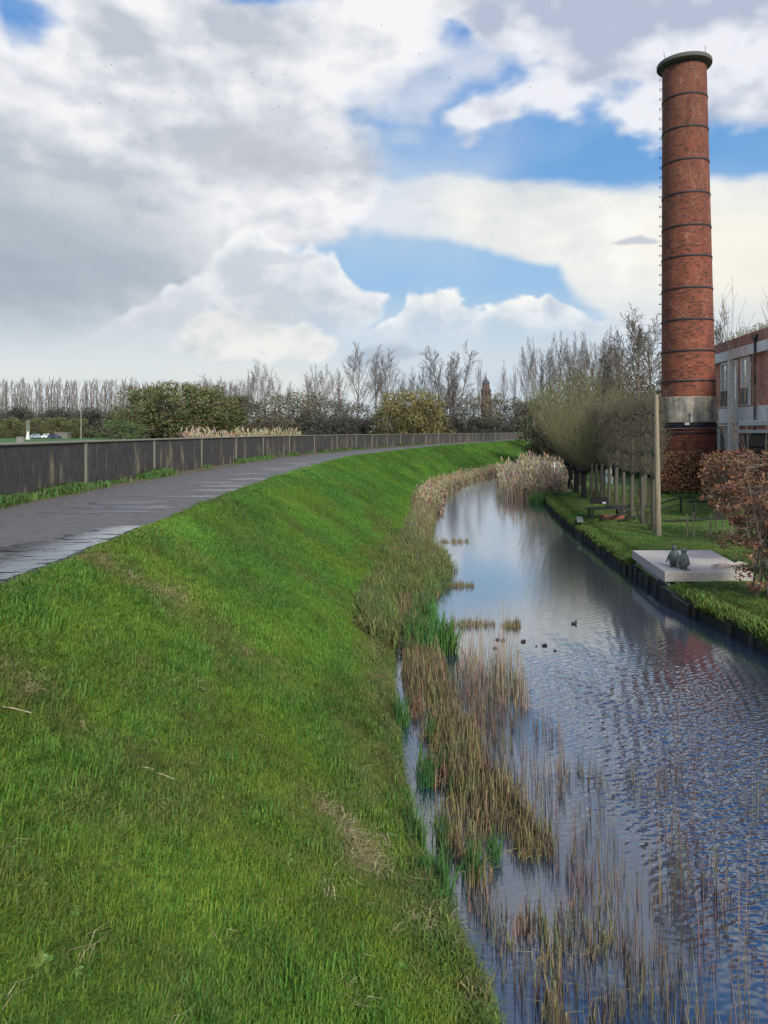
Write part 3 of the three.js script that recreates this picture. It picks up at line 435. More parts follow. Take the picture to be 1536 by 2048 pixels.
  instances('sedge', stems(14, 20, 0.14, 0.12, 0.42, 0.007, { lean: 0.55, broken: 0.15, leaf: 0.35 }), reedMat, sedge, 'olive and straw coloured sedge along the foot of the dike', 'sedge');
  instances('reed_fringe', stems(15, 18, 0.3, 0.25, 0.75, 0.009, { lean: 0.2, broken: 0.12, plume: 0.35, leaf: 0.6 }), reedMat, fringe, 'pale tan reeds fringing the far bend of the canal', 'reeds');
  instances('bulrush_bed', stems(16, 10, 0.35, 0.4, 1.1, 0.012, { lean: 0.16, broken: 0.18, plume: 0.25, leaf: 0.6 }), reedMat, cat, 'bed of pinkish tan bulrushes in front of the pollard willows', 'bulrushes');
  instances('iris_leaves', stems(17, 12, 0.1, 0.3, 0.75, 0.0085, { lean: 0.4, broken: 0.08, tones: GREEN }), reedMat, iris, 'fresh green flag iris leaves rising from the water edge', 'iris');
  instances('field_reeds', stems(18, 14, 0.4, 1.2, 2.1, 0.016, { lean: 0.22, broken: 0.1, plume: 0.6, leaf: 0.6 }), reedMat, pale, 'pale plumed reeds showing above the flood wall', 'reeds');
}

// ---------------------------------------------------------------- the brick chimney
const yAt = (v, Z) => EYE - (v - HY) / F * Z;
{
  const Z = 48, cx = (1379 - CX) / F * Z, chimney = thing('brick_chimney', 'tall round red brick factory chimney with iron hoops and concrete collar', 'chimney', [cx, GARDEN_Y - 0.2, -Z]);
  const y = (v) => yAt(v, Z) - GARDEN_Y + 0.2, m = (px) => px / F * Z, face = Math.atan2(-cx, Z) + Math.PI;
  chimney.rotation.z = 0.0125;
  const top = y(132), R = (h) => mixn(m(54), m(41.5), clamp(h / top) ** 0.92);
  // bricks, repaired cracks and pale bloom: one map round the whole shaft
  const W = 2048, Hh = 2048, rr = rng(8), tone = new Map(), courses = 372, perRow = 42;
  const mark = new Float32Array(W * Hh);
  const spot = (u, v) => { const h = y(v) / top; const half = R(y(v)) / m(1), c = 1379 - (863 - v) * 0.0125 + 1; return [(Math.asin(clamp((u - c) / half, -0.98, 0.98)) / (2 * Math.PI) + 0.5) * W, h * Hh]; };
  const scratch = (pts, w, k) => { for (let s = 0; s < pts.length - 1; s++) { const a = spot(...pts[s]), b = spot(...pts[s + 1]), n = 160; for (let q = 0; q <= n; q++) { const t = q / n, jx = 14 * noise3(t * 7 + s * 3, pts[0][0], pts[0][1]) + 8 * noise3(t * 30, s, pts[0][1]), x = mixn(a[0], b[0], t) + jx, yy = mixn(a[1], b[1], t), ww = w * (0.35 + 0.5 * rr()); for (let i = -ww * 2; i <= ww * 2; i++) for (let j = -2; j <= 2; j++) { const X = Math.round(x + i) & 2047, Y = Math.round(yy + j); if (Y >= 0 && Y < Hh) mark[Y * W + X] = Math.max(mark[Y * W + X], k * (0.6 + 0.4 * rr())); } } } };
  scratch([[1384, 145], [1392, 165], [1404, 185]], 4, 0.5); scratch([[1385, 225], [1390, 245], [1382, 262]], 7, 0.5); scratch([[1362, 345], [1370, 365], [1362, 388]], 6, 0.55); scratch([[1380, 340], [1384, 370], [1392, 392]], 7, 0.6); scratch([[1405, 335], [1402, 365], [1406, 390]], 8, 0.45); scratch([[1384, 415], [1393, 432]], 4, 0.6); scratch([[1348, 425], [1340, 440]], 4, 0.4);
  scratch([[1392, 465], [1374, 482], [1384, 500]], 5, 0.55); scratch([[1398, 528], [1404, 545], [1394, 575]], 5, 0.55); scratch([[1341, 590], [1346, 612], [1362, 628], [1374, 642]], 4, 0.75); scratch([[1360, 655], [1368, 668]], 4, 0.4); scratch([[1345, 690], [1338, 705]], 4, 0.5); scratch([[1340, 715], [1337, 745]], 5, 0.35); scratch([[1378, 858], [1376, 875], [1380, 900], [1376, 925]], 4, 0.6);
  const brickMap = texture(W, Hh, (i, j) => {
    const row = Math.floor(j / Hh * courses), fy = j / Hh * courses - row, fx0 = i / W * perRow + (row & 1 ? 0.5 : 0), col = Math.floor(fx0), fx = fx0 - col, id = row * 64 + (col % perRow);
    let q = tone.get(id); if (!q) { const t = rr(); q = t < 0.13 ? [76, 48, 42] : t < 0.3 ? [134, 74, 52] : t < 0.34 ? [142, 92, 70] : [114 + 20 * rr(), 62 + 12 * rr(), 45 + 8 * rr()]; tone.set(id, q); }
    const h = j / Hh, big = fbm(i * 0.006, j * 0.009, 3, 4), fine = noise3(i * 0.21, j * 0.3, 2), soot = sstep(0.4, 1.0, h + 0.5 * big), joint = fy < 0.16 || fx < 0.03;
    const bloom = clamp(sstep(0.16, 0.5, fbm(i * 0.02, j * 0.012, 9, 5) + 0.12 * soot)), k = 1 + 0.32 * big + 0.2 * fine;
    let c = joint ? [92, 74, 62] : q; c = mix3(c, [100, 66, 56], 0.42 * soot); c = mix3(c, [148, 110, 90], bloom * 0.4); c = mix3(c, [186, 160, 138], mark[j * W + i] * 0.34);
    return [c[0] * k, c[1] * k, c[2] * k];
  });
  brickMap.wrapT = THREE.ClampToEdgeWrapping;
  const bump = texture(1024, 1024, (i, j) => { const row = Math.floor(j / 1024 * courses / 4), fy = j / 1024 * courses / 4 - row, fx0 = i / 1024 * perRow / 2 + (row & 1 ? 0.5 : 0), fx = fx0 - Math.floor(fx0); const e = (fy < 0.16 || fx < 0.04) ? 40 : 190 + 60 * noise3(Math.floor(fx0) * 1.7, row * 1.3, 4) + 30 * noise3(i * 0.3, j * 0.3, 1); return [e, e, e]; }, false);
  bump.repeat.set(2, 4);
  const pts = []; for (let k = 0; k <= 40; k++) { const h = top * k / 40; pts.push(new THREE.Vector2(R(h), h)); }
  const shaft = new THREE.LatheGeometry(pts, 72); shaft.rotateY(face + Math.PI);
  // lathe u runs from +z through +x; turn it so that its middle looks at the path
  const sm = part('shaft', shaft, mat(0xffffff, 0.92, { map: brickMap, bumpMap: bump, bumpScale: 0.012 }), chimney); sm.rotation.y = Math.PI;
  const iron = mat([0.022, 0.018, 0.022], 0.7), concrete = texture(512, 512, (i, j) => { const n = tiled(i, j, 512, 512, 2.4, 5), s = fbm(i * 0.05, j * 0.006, 4, 4), k = 1 + 0.4 * n + 0.25 * tiled(i, j, 512, 512, 22, 3, 2); const c = mix3([176, 167, 146], [104, 103, 100], clamp(0.4 + 1.6 * s)); return [c[0] * k, c[1] * k, c[2] * k]; });
  const conc = mat(0xffffff, 0.95, { map: concrete });
  for (const v of [140, 203, 267, 331, 396, 460, 520, 582, 644, 705, 764, 866, 905]) { const h = y(v), r0 = R(h); part('iron_hoop', new THREE.LatheGeometry([new THREE.Vector2(r0 - 0.02, h - 0.06), new THREE.Vector2(r0 + 0.03, h - 0.055), new THREE.Vector2(r0 + 0.03, h + 0.055), new THREE.Vector2(r0 - 0.02, h + 0.06)], 64), iron, chimney); }
  // flared concrete rim, hollow in the middle
  const t0 = y(137), t1 = y(127), rim = [[R(t0) - 0.02, t0 - 0.02], [m(46), t0 + 0.02], [m(51.4), t0 + 0.05], [m(52.2), t0 + 0.09], [m(52.2), t1 - 0.05], [m(51.4), t1], [m(30), t1 + 0.02], [m(29), t1 - 0.5], [m(28), top - 2]].map(([a, b]) => new THREE.Vector2(a, b));
  const cap = part('rim', new THREE.LatheGeometry(rim, 64), mat([0.11, 0.11, 0.095], 0.95), chimney);
  for (const [a, l, tilt] of [[2.0, 0.72, 0.18], [1.2, 0.5, 0.02], [0.3, 0.86, -0.14], [5.4, 0.6, -0.02], [3.4, 0.6, 0.1]]) { const g = new THREE.CylinderGeometry(0.012, 0.018, l, 6).translate(0, l / 2, 0).rotateZ(tilt); part('lightning_rod', g, iron, cap, [Math.cos(a) * m(44), t1 - 0.02, -Math.sin(a) * m(44)]); }
  const b0 = y(846), b1 = y(795), col = [[R(b0) - 0.05, b0], [m(54.6), b0 + 0.01], [m(55), b0 + 0.06], [m(54.2), b1 - 0.03], [m(53.4), b1], [R(b1) - 0.05, b1 + 0.02]].map(([a, b]) => new THREE.Vector2(a, b));
  part('collar', new THREE.LatheGeometry(col, 64), conc, chimney);
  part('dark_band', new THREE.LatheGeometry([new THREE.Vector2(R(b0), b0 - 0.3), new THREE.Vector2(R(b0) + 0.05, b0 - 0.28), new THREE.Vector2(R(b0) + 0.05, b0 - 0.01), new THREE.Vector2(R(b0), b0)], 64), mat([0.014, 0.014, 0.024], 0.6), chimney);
  part('ledge', new THREE.LatheGeometry([new THREE.Vector2(R(b0), b0 - 0.38), new THREE.Vector2(R(b0) + 0.07, b0 - 0.37), new THREE.Vector2(R(b0) + 0.07, b0 - 0.31), new THREE.Vector2(R(b0), b0 - 0.305)], 64), mat([0.2, 0.15, 0.14], 0.9), chimney);
  const toCam = V(-cx, 0, Z).normalize(), right = V(Z, 0, cx).normalize(), out = (u, v, d) => { const s = (u - 1379) / F * Z, h = y(v), r0 = m(54.6) + d, f = Math.sqrt(Math.max(0, r0 * r0 - s * s)); return [toCam.x * f + right.x * s, h, toCam.z * f + right.z * s]; };
  const lampMat = mat([0.55, 0.53, 0.48], 0.6), turnCam = Math.atan2(-cx, Z);
  const fl = part('flood_lamp', [new THREE.CylinderGeometry(0.075, 0.085, 0.34, 14).translate(0, -0.18, 0), new THREE.CylinderGeometry(0.04, 0.04, 0.1, 10).translate(0, 0.04, 0), new THREE.CylinderGeometry(0.085, 0.06, 0.16, 14).translate(0, 0.16, 0)], lampMat, chimney, out(1384, 834, 0.08));
  part('bracket', box(0.05, 0.05, 0.16, 0, 0.04, -0.08), iron, fl, null, [0, turnCam, 0]);
  part('plate', rbox(0.28, 0.15, 0.04, 0.01), mat([0.7, 0.7, 0.66], 0.5), chimney, out(1376.5, 848, 0.06), [0, turnCam, 0]);
  part('plate', rbox(0.14, 0.12, 0.12, 0.02), mat([0.6, 0.6, 0.55], 0.5), chimney, out(1431, 846, 0.02), [0, turnCam, 0]);
  // climbing irons up the side
  const left = V(-right.x, 0, -right.z), fw = toCam;
  for (let v = 152; v < 790; v += 19.7) { const h = y(v), r0 = R(h) - 0.05, l = 0.2, w = 0.15, a = (q, s) => V(left.x * (r0 + q) + fw.x * s, h, left.z * (r0 + q) + fw.z * s), t = new Tubes(); t.add([a(0, -w), a(l, -w), a(l, w), a(0, w)], [0.016, 0.016, 0.016, 0.016], 5); part('climbing_iron', t.build(), iron, chimney); }
}

// ---------------------------------------------------------------- modern brick building behind the chimney
{
  // facade line: at Z 52 it stands at X 22.4, at Z 43 at X 21.5; it runs on towards the camera outside the picture
  const b = V(22.9, GARDEN_Y, -57), a = V(20.6, GARDEN_Y, -34), along = b.clone().sub(a), len = along.length(), o = thing('brick_building', 'modern flat roofed brick building with tall windows and pale concrete bands', 'building', [a.x, GARDEN_Y, a.z], Math.atan2(-along.z, along.x));
  // local x runs along the facade away from the camera, local -z is the canal side
  const roof = 9.35, D = 14;
  const brick = texture(512, 512, (i, j) => { const row = Math.floor(j / 8), fx0 = i / 32 + (row & 1 ? 0.5 : 0), c = Math.floor(fx0), joint = j % 8 < 1.2 || fx0 - c < 0.05, k = 1 + 0.35 * noise3(c * 3.3, row * 2.1, 5) + 0.1 * tiled(i, j, 512, 512, 3, 4); return joint ? [172, 146, 130] : [184 * k, 118 * k, 100 * k]; });
  brick.repeat.set(0.27, 0.27);
  const uvBox = (w, h, d, x, y, z) => { const g = box(w, h, d, x, y, z), p = g.attributes.position, n = g.attributes.normal, uv = g.attributes.uv; for (let q = 0; q < p.count; q++) { const sx = Math.abs(n.getX(q)) > 0.5; uv.setXY(q, sx ? p.getZ(q) : p.getX(q), Math.abs(n.getY(q)) > 0.5 ? p.getZ(q) : p.getY(q)); } return g; };
  const bm = mat(0xffffff, 0.95, { map: brick }), band = mat([0.74, 0.75, 0.73], 0.85), frame = mat([0.78, 0.79, 0.77], 0.5), dark = mat([0.03, 0.035, 0.035], 0.4), glass = new THREE.MeshPhysicalMaterial({ color: new THREE.Color().setRGB(0.72, 0.77, 0.78), roughness: 0.04, metalness: 0.9 });
  part('wall', uvBox(len, roof - 0.9, D, len / 2, (roof - 0.9) / 2, D / 2 + 0.12), bm, o);
  part('parapet', uvBox(len + 0.1, 0.62, D + 0.3, len / 2, roof - 0.31, D / 2), mat([0.36, 0.17, 0.14], 0.9), o);
  const uTo = (u) => { const k = (u - CX) / F, t = (a.x - k * -a.z) / (-(along.x) + k * -along.z); return clamp(t, 0, 1) * len; };   // where a pixel column meets the facade
  part('upper_band', rbox(len + 0.06, 0.62, 0.3, 0.02, len / 2, roof - 0.95, -0.02), band, o);
  part('middle_band', rbox(len + 0.04, 0.95, 0.24, 0.02, len / 2, 4.55, -0.01), band, o);
  part('plinth', rbox(len, 0.9, 0.3, 0.02, len / 2, 0.75, 0.0), band, o);
  const win = (u0, u1, y0, y1, rail) => {
    const x0 = Math.min(uTo(u0), uTo(u1)), x1 = Math.max(uTo(u0), uTo(u1)), w = x1 - x0, h = y1 - y0, g = part('window', [box(w, 0.08, 0.16, x0 + w / 2, y1 - 0.04, -0.02), box(w, 0.08, 0.16, x0 + w / 2, y0 + 0.04, -0.02), box(0.09, h - 0.16, 0.16, x0 + 0.045, y0 + h / 2, -0.02), box(0.09, h - 0.16, 0.16, x1 - 0.045, y0 + h / 2, -0.02), box(0.06, h - 0.16, 0.1, x0 + w * 0.34, y0 + h / 2, -0.01)], frame, o);
    part('pane', box(w - 0.18, h - 0.16, 0.03, x0 + w / 2, y0 + h / 2, 0.02), glass, g);
    if (rail) part('balustrade', [box(w - 0.1, 0.05, 0.04, x0 + w / 2, y0 + 1.05, -0.1), ...Array.from({ length: Math.max(4, Math.round(w / 0.16)) }, (_, k, ) => box(0.03, 1.0, 0.03, x0 + 0.08 + k * (w - 0.16) / Math.max(3, Math.round(w / 0.16) - 1), y0 + 0.53, -0.1))], dark, g);
  };
  // frames stand in front of shallow recesses painted pale
  win(1444, 1459, 5.1, 8.0, true); win(1465, 1478, 3.6, 8.0, false); win(1484, 1500, 5.1, 8.0, true);
  win(1436, 1460, 1.25, 4.0, true); win(1466, 1476, 1.25, 3.5, false);
  part('pilaster', box(0.5, 7.3, 0.22, uTo(1462), 4.5, -0.03), frame, o);
  part('brick_pier', uvBox(0.5, 3, 0.16, uTo(1481.5), 6.55, -0.01), bm, o);
  part('drain_pipe', [new THREE.CylinderGeometry(0.07, 0.07, 5.6, 10).translate(uTo(1519), 6.3, -0.26), box(0.36, 0.3, 0.26, uTo(1519), 9.0, -0.26)], dark, o);
  // plants on the roof edge
  const t = new Tubes(), r = rng(77); for (let k = 0; k < 900; k++) { const x = len * 0.75 * r(), z = 0.3 + 1.5 * r(), h = 0.2 + 0.5 * r(), q = r() * 6.283; t.add([V(x, roof, z), V(x + 0.15 * Math.cos(q), roof + h, z + 0.15 * Math.sin(q))], [0.012, 0.006], 3); if (r() < 0.7) { const e = V(x + 0.15 * Math.cos(q), roof + h, z + 0.15 * Math.sin(q)), w = 0.06; t.quad(e.clone().add(V(-w, 0, 0)), e.clone().add(V(0, w * 0.4, w)), e.clone().add(V(w, w, 0)), e.clone().add(V(0, 0, -w)), V(0, 1, 0)); } }
  const rp = part('roof_plants', t.build(), mat([0.17, 0.17, 0.09], 1, { side: THREE.DoubleSide }), o); rp.userData.kind = 'stuff';
  // low annexe in front of it
  const an = thing('garden_shed', 'low shed with pale slatted roof edge beside the brick building', 'shed', [17.3, GARDEN_Y, -33], Math.atan2(-along.z, along.x));
  part('wall', box(5, 2.9, 3, 2.5, 1.45, 1.6), mat([0.1, 0.075, 0.055], 0.95), an);
  part('roof_edge', rbox(5.4, 0.24, 3.4, 0.02, 2.5, 3.95, 1.5), mat([0.5, 0.52, 0.5], 0.7), an); part('roof_edge', rbox(5.5, 0.16, 3.5, 0.02, 2.5, 3.55, 1.5), mat([0.42, 0.44, 0.44], 0.7), an);
  part('fascia', box(5.2, 0.7, 3.2, 2.5, 3.2, 1.52), mat([0.06, 0.05, 0.045], 0.9), an);
  for (let k = 0; k < 6; k++) part('board', box(0.7, 2.7, 0.05, 0.5 + k * 0.8, 1.4, 0.06), mat([0.13, 0.1, 0.075], 0.95), an);
}

// ---------------------------------------------------------------- timber edge of the garden: dark boards between round piles
{
  const o = thing('timber_revetment', 'dark wet timber boards holding up the lawn edge along the canal', 'revetment'), r = rng(61);
  const bm = [[0.010, 0.0095, 0.008], [0.014, 0.0125, 0.010], [0.02, 0.018, 0.014]].map((c) => mat(c, 0.8)), pm = mat([0.05, 0.047, 0.036], 0.85);
  let Z = 10.5; while (Z < 44) {
    const L = Z < 17 ? 0.62 + 0.3 * r() : 0.5 + 0.3 * r(), big = Z < 18 && r() < 0.55, x0 = bankX(Z), x1 = bankX(Z + L), y = edgeY(Z + L / 2) - (big ? 0.06 * r() : 0.14 * r()), out = big ? 0.14 : 0.03 * r(), turn = Math.atan2(x1 - x0, L);
    part('board', rbox(0.07 + (big ? 0.12 : 0), y + 0.5, Math.hypot(L, x1 - x0) - 0.02, 0.012, 0, (y - 0.5) / 2, 0), bm[Math.floor(r() * 3)], o, [(x0 + x1) / 2 - out - 0.02, 0, -(Z + L / 2)], [0, -turn, 0]);
    if (r() < 0.75) part('pile', new THREE.CylinderGeometry(0.055, 0.06, 0.9 + y, 9).translate(0, (y - 0.9) / 2 + 0.02 * r(), 0), pm, o, [x0 - 0.1, 0.03 * r() - 0.04, -Z + 0.02]);
    Z += L;
  }
}

// ---------------------------------------------------------------- concrete deck with two penguin figures
const DECK_Y = 0.66;
{
  const o = thing('concrete_deck', 'pale concrete waterside deck on posts at the lawn edge', 'deck', [7.95, 0, -19.95]);
  const top = texture(512, 512, (i, j) => { const n = tiled(i, j, 512, 512, 3, 5), m = tiled(i, j, 512, 512, 20, 3, 5), k = 1 + 0.16 * n + 0.12 * m; return [172 * k, 165 * k, 156 * k]; });
  const cm = mat(0xffffff, 0.9, { map: top });
  // sides lean a little like the bank line
  const sh = new THREE.Shape([new THREE.Vector2(-1.25, -1.65), new THREE.Vector2(0.8, -1.65), new THREE.Vector2(1.25, 1.7), new THREE.Vector2(-0.95, 1.65)]);
  const g = new THREE.ExtrudeGeometry(sh, { depth: 0.2, bevelEnabled: true, bevelSize: 0.02, bevelThickness: 0.02, bevelSegments: 2 }).rotateX(-Math.PI / 2).translate(0, DECK_Y - 0.22, 0);
  part('slab', g, cm, o);
  for (let k = 0; k < 7; k++) { const z = 1.5 - k * 0.5, x = mixn(-1.12, -0.86, (1.5 - z) / 3.1); part('post', new THREE.CylinderGeometry(0.028, 0.028, 0.9, 8), mat([0.3, 0.31, 0.31], 0.5, { metalness: 0.3 }), o, [x, -0.02, z]); }
  part('front_beam', rbox(0.05, 0.12, 3.2, 0.01), mat([0.3, 0.3, 0.29], 0.8), o, [-1.0, DECK_Y - 0.32, 0], [0, -0.09, 0]);
}
{
  const bronze = texture(256, 256, (i, j) => { const n = tiled(i, j, 256, 256, 4, 5), m = tiled(i, j, 256, 256, 16, 3, 5), k = 1 + 0.9 * n + 0.5 * m; return [98 * k, 106 * k, 100 * k]; });
  const bmat = mat(0xffffff, 0.6, { map: bronze, metalness: 0.25 });
  const penguin = (name, label, pos, turn, s, tiltHead) => {
    const o = thing(name, label, 'statue', pos, turn, undefined); o.scale.setScalar(s);
    const prof = [[0.0, 0.02], [0.07, 0.02], [0.105, 0.06], [0.122, 0.13], [0.125, 0.2], [0.115, 0.28], [0.092, 0.35], [0.066, 0.395], [0.058, 0.42], [0.064, 0.45], [0.068, 0.48], [0.06, 0.515], [0.04, 0.54], [0.0, 0.55]].map(([a, b]) => new THREE.Vector2(a, b));
    const g = new THREE.LatheGeometry(prof, 28), p = g.attributes.position;
    for (let k = 0; k < p.count; k++) { const y = p.getY(k); let x = p.getX(k), z = p.getZ(k); z *= y < 0.4 ? 0.86 : 0.95; z += 0.02 * Math.sin(y * 5.5) + (y < 0.1 ? -0.02 : 0); if (y > 0.4) { x += tiltHead * (y - 0.4) * 0.5; z += (y - 0.4) * 0.15; } p.setXYZ(k, x + 0.004 * noise3(x * 30, y * 30, z * 30), y, z + 0.005 * noise3(x * 25, y * 25, z * 25 + 4)); }
    g.computeVertexNormals(); part('body', g, bmat, o);
    part('beak', new THREE.ConeGeometry(0.017, 0.085, 10).rotateX(Math.PI / 2 - 0.12).translate(tiltHead * 0.045, 0.475, 0.115), bmat, o);
    for (const q of [-1, 1]) {
      const f = new THREE.SphereGeometry(1, 14, 12).scale(0.022, 0.14, 0.05).translate(0, -0.125, 0); f.rotateX(0.12).rotateZ(q * 0.36).translate(q * 0.1, 0.335, 0.0); part('flipper', f, bmat, o);
      part('foot', [new THREE.SphereGeometry(1, 12, 8).scale(0.045, 0.022, 0.07).translate(q * 0.055, 0.02, 0.07), ...[-1, 0, 1].map((e) => new THREE.SphereGeometry(1, 8, 6).scale(0.012, 0.012, 0.04).translate(q * 0.055 + e * 0.024, 0.014, 0.125))], bmat, o);
    }
    part('tail', new THREE.ConeGeometry(0.04, 0.1, 8).scale(1, 1, 0.5).rotateX(-2.0).translate(0, 0.05, -0.12), bmat, o);
    return o;
  };
  const a = onGround(1367, 1139, DECK_Y), b = onGround(1350, 1133, DECK_Y);
  penguin('penguin_statue', 'front grey green penguin figure standing on the concrete deck', [a[0], DECK_Y - 0.008, a[2]], 0.3, 0.98, -0.12);
  penguin('penguin_statue', 'rear dark penguin figure leaning on its mate on the concrete deck', [b[0] - 0.02, DECK_Y - 0.008, b[2]], -0.5, 1.0, 0.18);
}
// driftwood by the deck
{ const t = new Tubes(), r = rng(15), o = thing('driftwood', 'pile of pale weathered branches at the end of the concrete deck', 'branches', [8.62, DECK_Y, -18.7]); for (let k = 0; k < 9; k++) { const x = -0.4 + 0.6 * r(), z = -0.25 + 0.5 * r(), a = -0.5 + r() * 0.7, l = 0.3 + 0.5 * r(), tt = new Tubes(); tt.add([V(x - Math.cos(a) * l / 2, 0.02 + 0.08 * r(), z - Math.sin(a) * l / 2), V(x, 0.05 + 0.1 * r(), z), V(x + Math.cos(a) * l / 2, 0.02 + 0.1 * r(), z + Math.sin(a) * l / 2)], [0.016, 0.024, 0.01], 5); part('branch', tt.build(), mat([0.38, 0.34, 0.3], 0.9), o); } }

// ---------------------------------------------------------------- garden: pole, fence, bench and beams, white furniture
const woodMap = texture(256, 1024, (i, j) => { const n = fbm(i * 0.12, j * 0.006, 3, 4), m = fbm(i * 0.5, j * 0.02, 7, 3), k = 1 + 0.5 * n + 0.4 * m; return [136 * k, 126 * k, 104 * k]; });
{
  const p = onGround(1317, 1072, GARDEN_Y), h = 280 / F * -p[2], o = thing('wooden_pole', 'tall weathered grey wooden pole standing on the lawn', 'pole', [p[0], GARDEN_Y - 0.1, p[2]]); o.rotation.z = 0.016;
  part('shaft', new THREE.CylinderGeometry(0.075, 0.1, h + 0.1, 14).translate(0, (h + 0.1) / 2, 0), mat(0xffffff, 0.9, { map: woodMap }), o); part('cap', new THREE.CylinderGeometry(0.05, 0.078, 0.06, 14), mat([0.2, 0.18, 0.14], 0.9), o, [0, h + 0.12, 0]);
}
{
  const post = mat([0.2, 0.19, 0.12], 0.9), wire = mat([0.03, 0.03, 0.025], 0.6), o = thing('wire_fence', 'low wire fence with thin pale posts behind the lawn', 'fence'), P = [[1374, 1072], [1387, 1073], [1421, 1072], [1432, 1071], [1447, 1071], [1462, 1072], [1480, 1072]].map(([u, v]) => onGround(u, v, GARDEN_Y));
  P.forEach((p, k) => part('post', new THREE.CylinderGeometry(0.028, 0.035, [0.8, 0.95, 0.85, 0.4, 0.35, 0.6, 0.6][k], 8).translate(0, 0.4, 0), post, o, [p[0], GARDEN_Y - 0.05, p[2]]));
  for (const hh of [0.3, 0.62]) { const t = new Tubes(); t.add(P.map((p) => V(p[0], GARDEN_Y + hh, p[2] - 0.04)), P.map(() => 0.006), 4); part('wire', t.build(), wire, o); }
  // dark rail fence further back
  const q = thing('rail_fence', 'dark rail fence crossing the lawn behind the wooden pole', 'fence'), dk = mat([0.016, 0.016, 0.014], 0.8);
  const beam = (a, b, rad, nm = 'rail') => { const t = new Tubes(); t.add([V(...a), V(...b)], [rad, rad], 6); part(nm, t.build(), dk, q); };
  const A = at(1200, 1040, 30), B = at(1440, 990, 34), C = at(1236, 1042, 30), Dd = at(1450, 1000, 33);
  beam(A, at(1365, 994, 34.5), 0.04); beam(C, at(1362, 1008, 33), 0.04); beam(at(1330, 1042, 30.2), at(1470, 1036, 30.2), 0.045); beam(at(1376, 1004, 33), at(1478, 1000, 32.5), 0.035);
  for (const [u, v0, v1, Zp] of [[1390, 1004, 1050, 30.4], [1362, 994, 1030, 33.6], [1452, 1000, 1042, 31]]) beam(at(u, v0, Zp), [at(u, v1, Zp)[0], GARDEN_Y - 0.1, -Zp], 0.05, 'post');
}
{
  const Zb = 31.5, p = [(1215 - CX) / F * Zb, GARDEN_Y, -Zb], o = thing('dark_bench', 'black timber bench on a red brick plinth by the canal edge', 'bench', p, 0.1), dk = mat([0.014, 0.014, 0.013], 0.7), red = mat([0.19, 0.075, 0.045], 0.95);
  part('plinth', rbox(0.85, 0.22, 0.5, 0.02, 0.05, 0.06, 0.35), red, o); part('seat', rbox(1.5, 0.06, 0.5, 0.015, -0.1, 0.42, 0.1), dk, o); part('backrest', rbox(0.8, 0.28, 0.05, 0.015, -0.3, 0.72, -0.14), dk, o);
  for (const x of [-0.75, 0.45]) for (const z of [-0.1, 0.28]) part('leg', box(0.07, 0.42, 0.07, x, 0.2, z), dk, o);
  part('tag', box(0.14, 0.07, 0.01, -0.1, 0.62, -0.108), mat([0.8, 0.8, 0.78], 0.5), o); part('beam', rbox(1.7, 0.07, 0.09, 0.012, 0.75, 0.5, 0.05), dk, o);
  const g = thing('pale_plank', 'pale grey plank lying at the timber edge near the bench', 'plank', [bankX(30.5) + 0.1, GARDEN_Y + 0.03, -30.5], 1.35); part('board', rbox(1.6, 0.06, 0.24, 0.012), mat([0.16, 0.16, 0.15], 0.9), g, [0, 0.03, 0]);
}
{
  const wh = mat([0.68, 0.68, 0.66], 0.5), dk = mat([0.05, 0.05, 0.05], 0.8);
  const p = [(1128 - CX) / F * 58, GARDEN_Y + 0.0, -58], t = thing('garden_table', 'white garden table seen past the bulrushes and willow trunks', 'table', p, 0.3);
  part('tabletop', rbox(1.6, 0.06, 0.9, 0.02, 0, 0.95, 0), wh, t); for (const x of [-0.7, 0.7]) for (const z of [-0.35, 0.35]) part('leg', box(0.06, 0.94, 0.06, x, 0.47, z), wh, t);
  for (const [dx, dz, tr] of [[-0.9, 0.9, 0.4], [0.5, 1.0, -0.2]]) { const c = thing('garden_chair', 'white garden chair drawn up to the white garden table', 'chair', [p[0] + dx, p[1], p[2] + dz], tr, 'white garden chairs'); part('seat', rbox(0.5, 0.05, 0.5, 0.02, 0, 0.62, 0), wh, c); part('backrest', rbox(0.5, 0.6, 0.05, 0.02, 0, 0.98, 0.24), wh, c); for (const x of [-0.21, 0.21]) for (const z of [-0.2, 0.2]) part('leg', box(0.04, 0.6, 0.04, x, 0.3, z), wh, c); part('cushion', rbox(0.4, 0.06, 0.4, 0.02, 0, 0.68, 0), dk, c); }
  const q = [(1217 - CX) / F * 52, GARDEN_Y, -52], s = thing('garden_ornament', 'pale blue grey upright garden ornament between the tree trunks', 'ornament', q); part('base', rbox(0.5, 0.5, 0.5, 0.03, 0, 0.25, 0), mat([0.25, 0.28, 0.28], 0.8), s); part('figure', new THREE.LatheGeometry([[0, 0.5], [0.2, 0.5], [0.24, 0.8], [0.17, 1.2], [0.2, 1.45], [0.12, 1.65], [0.15, 1.78], [0.1, 1.92], [0, 1.96]].map(([a, b]) => new THREE.Vector2(a, b)), 18), mat([0.4, 0.45, 0.45], 0.7), s);
}
console.log('things done');

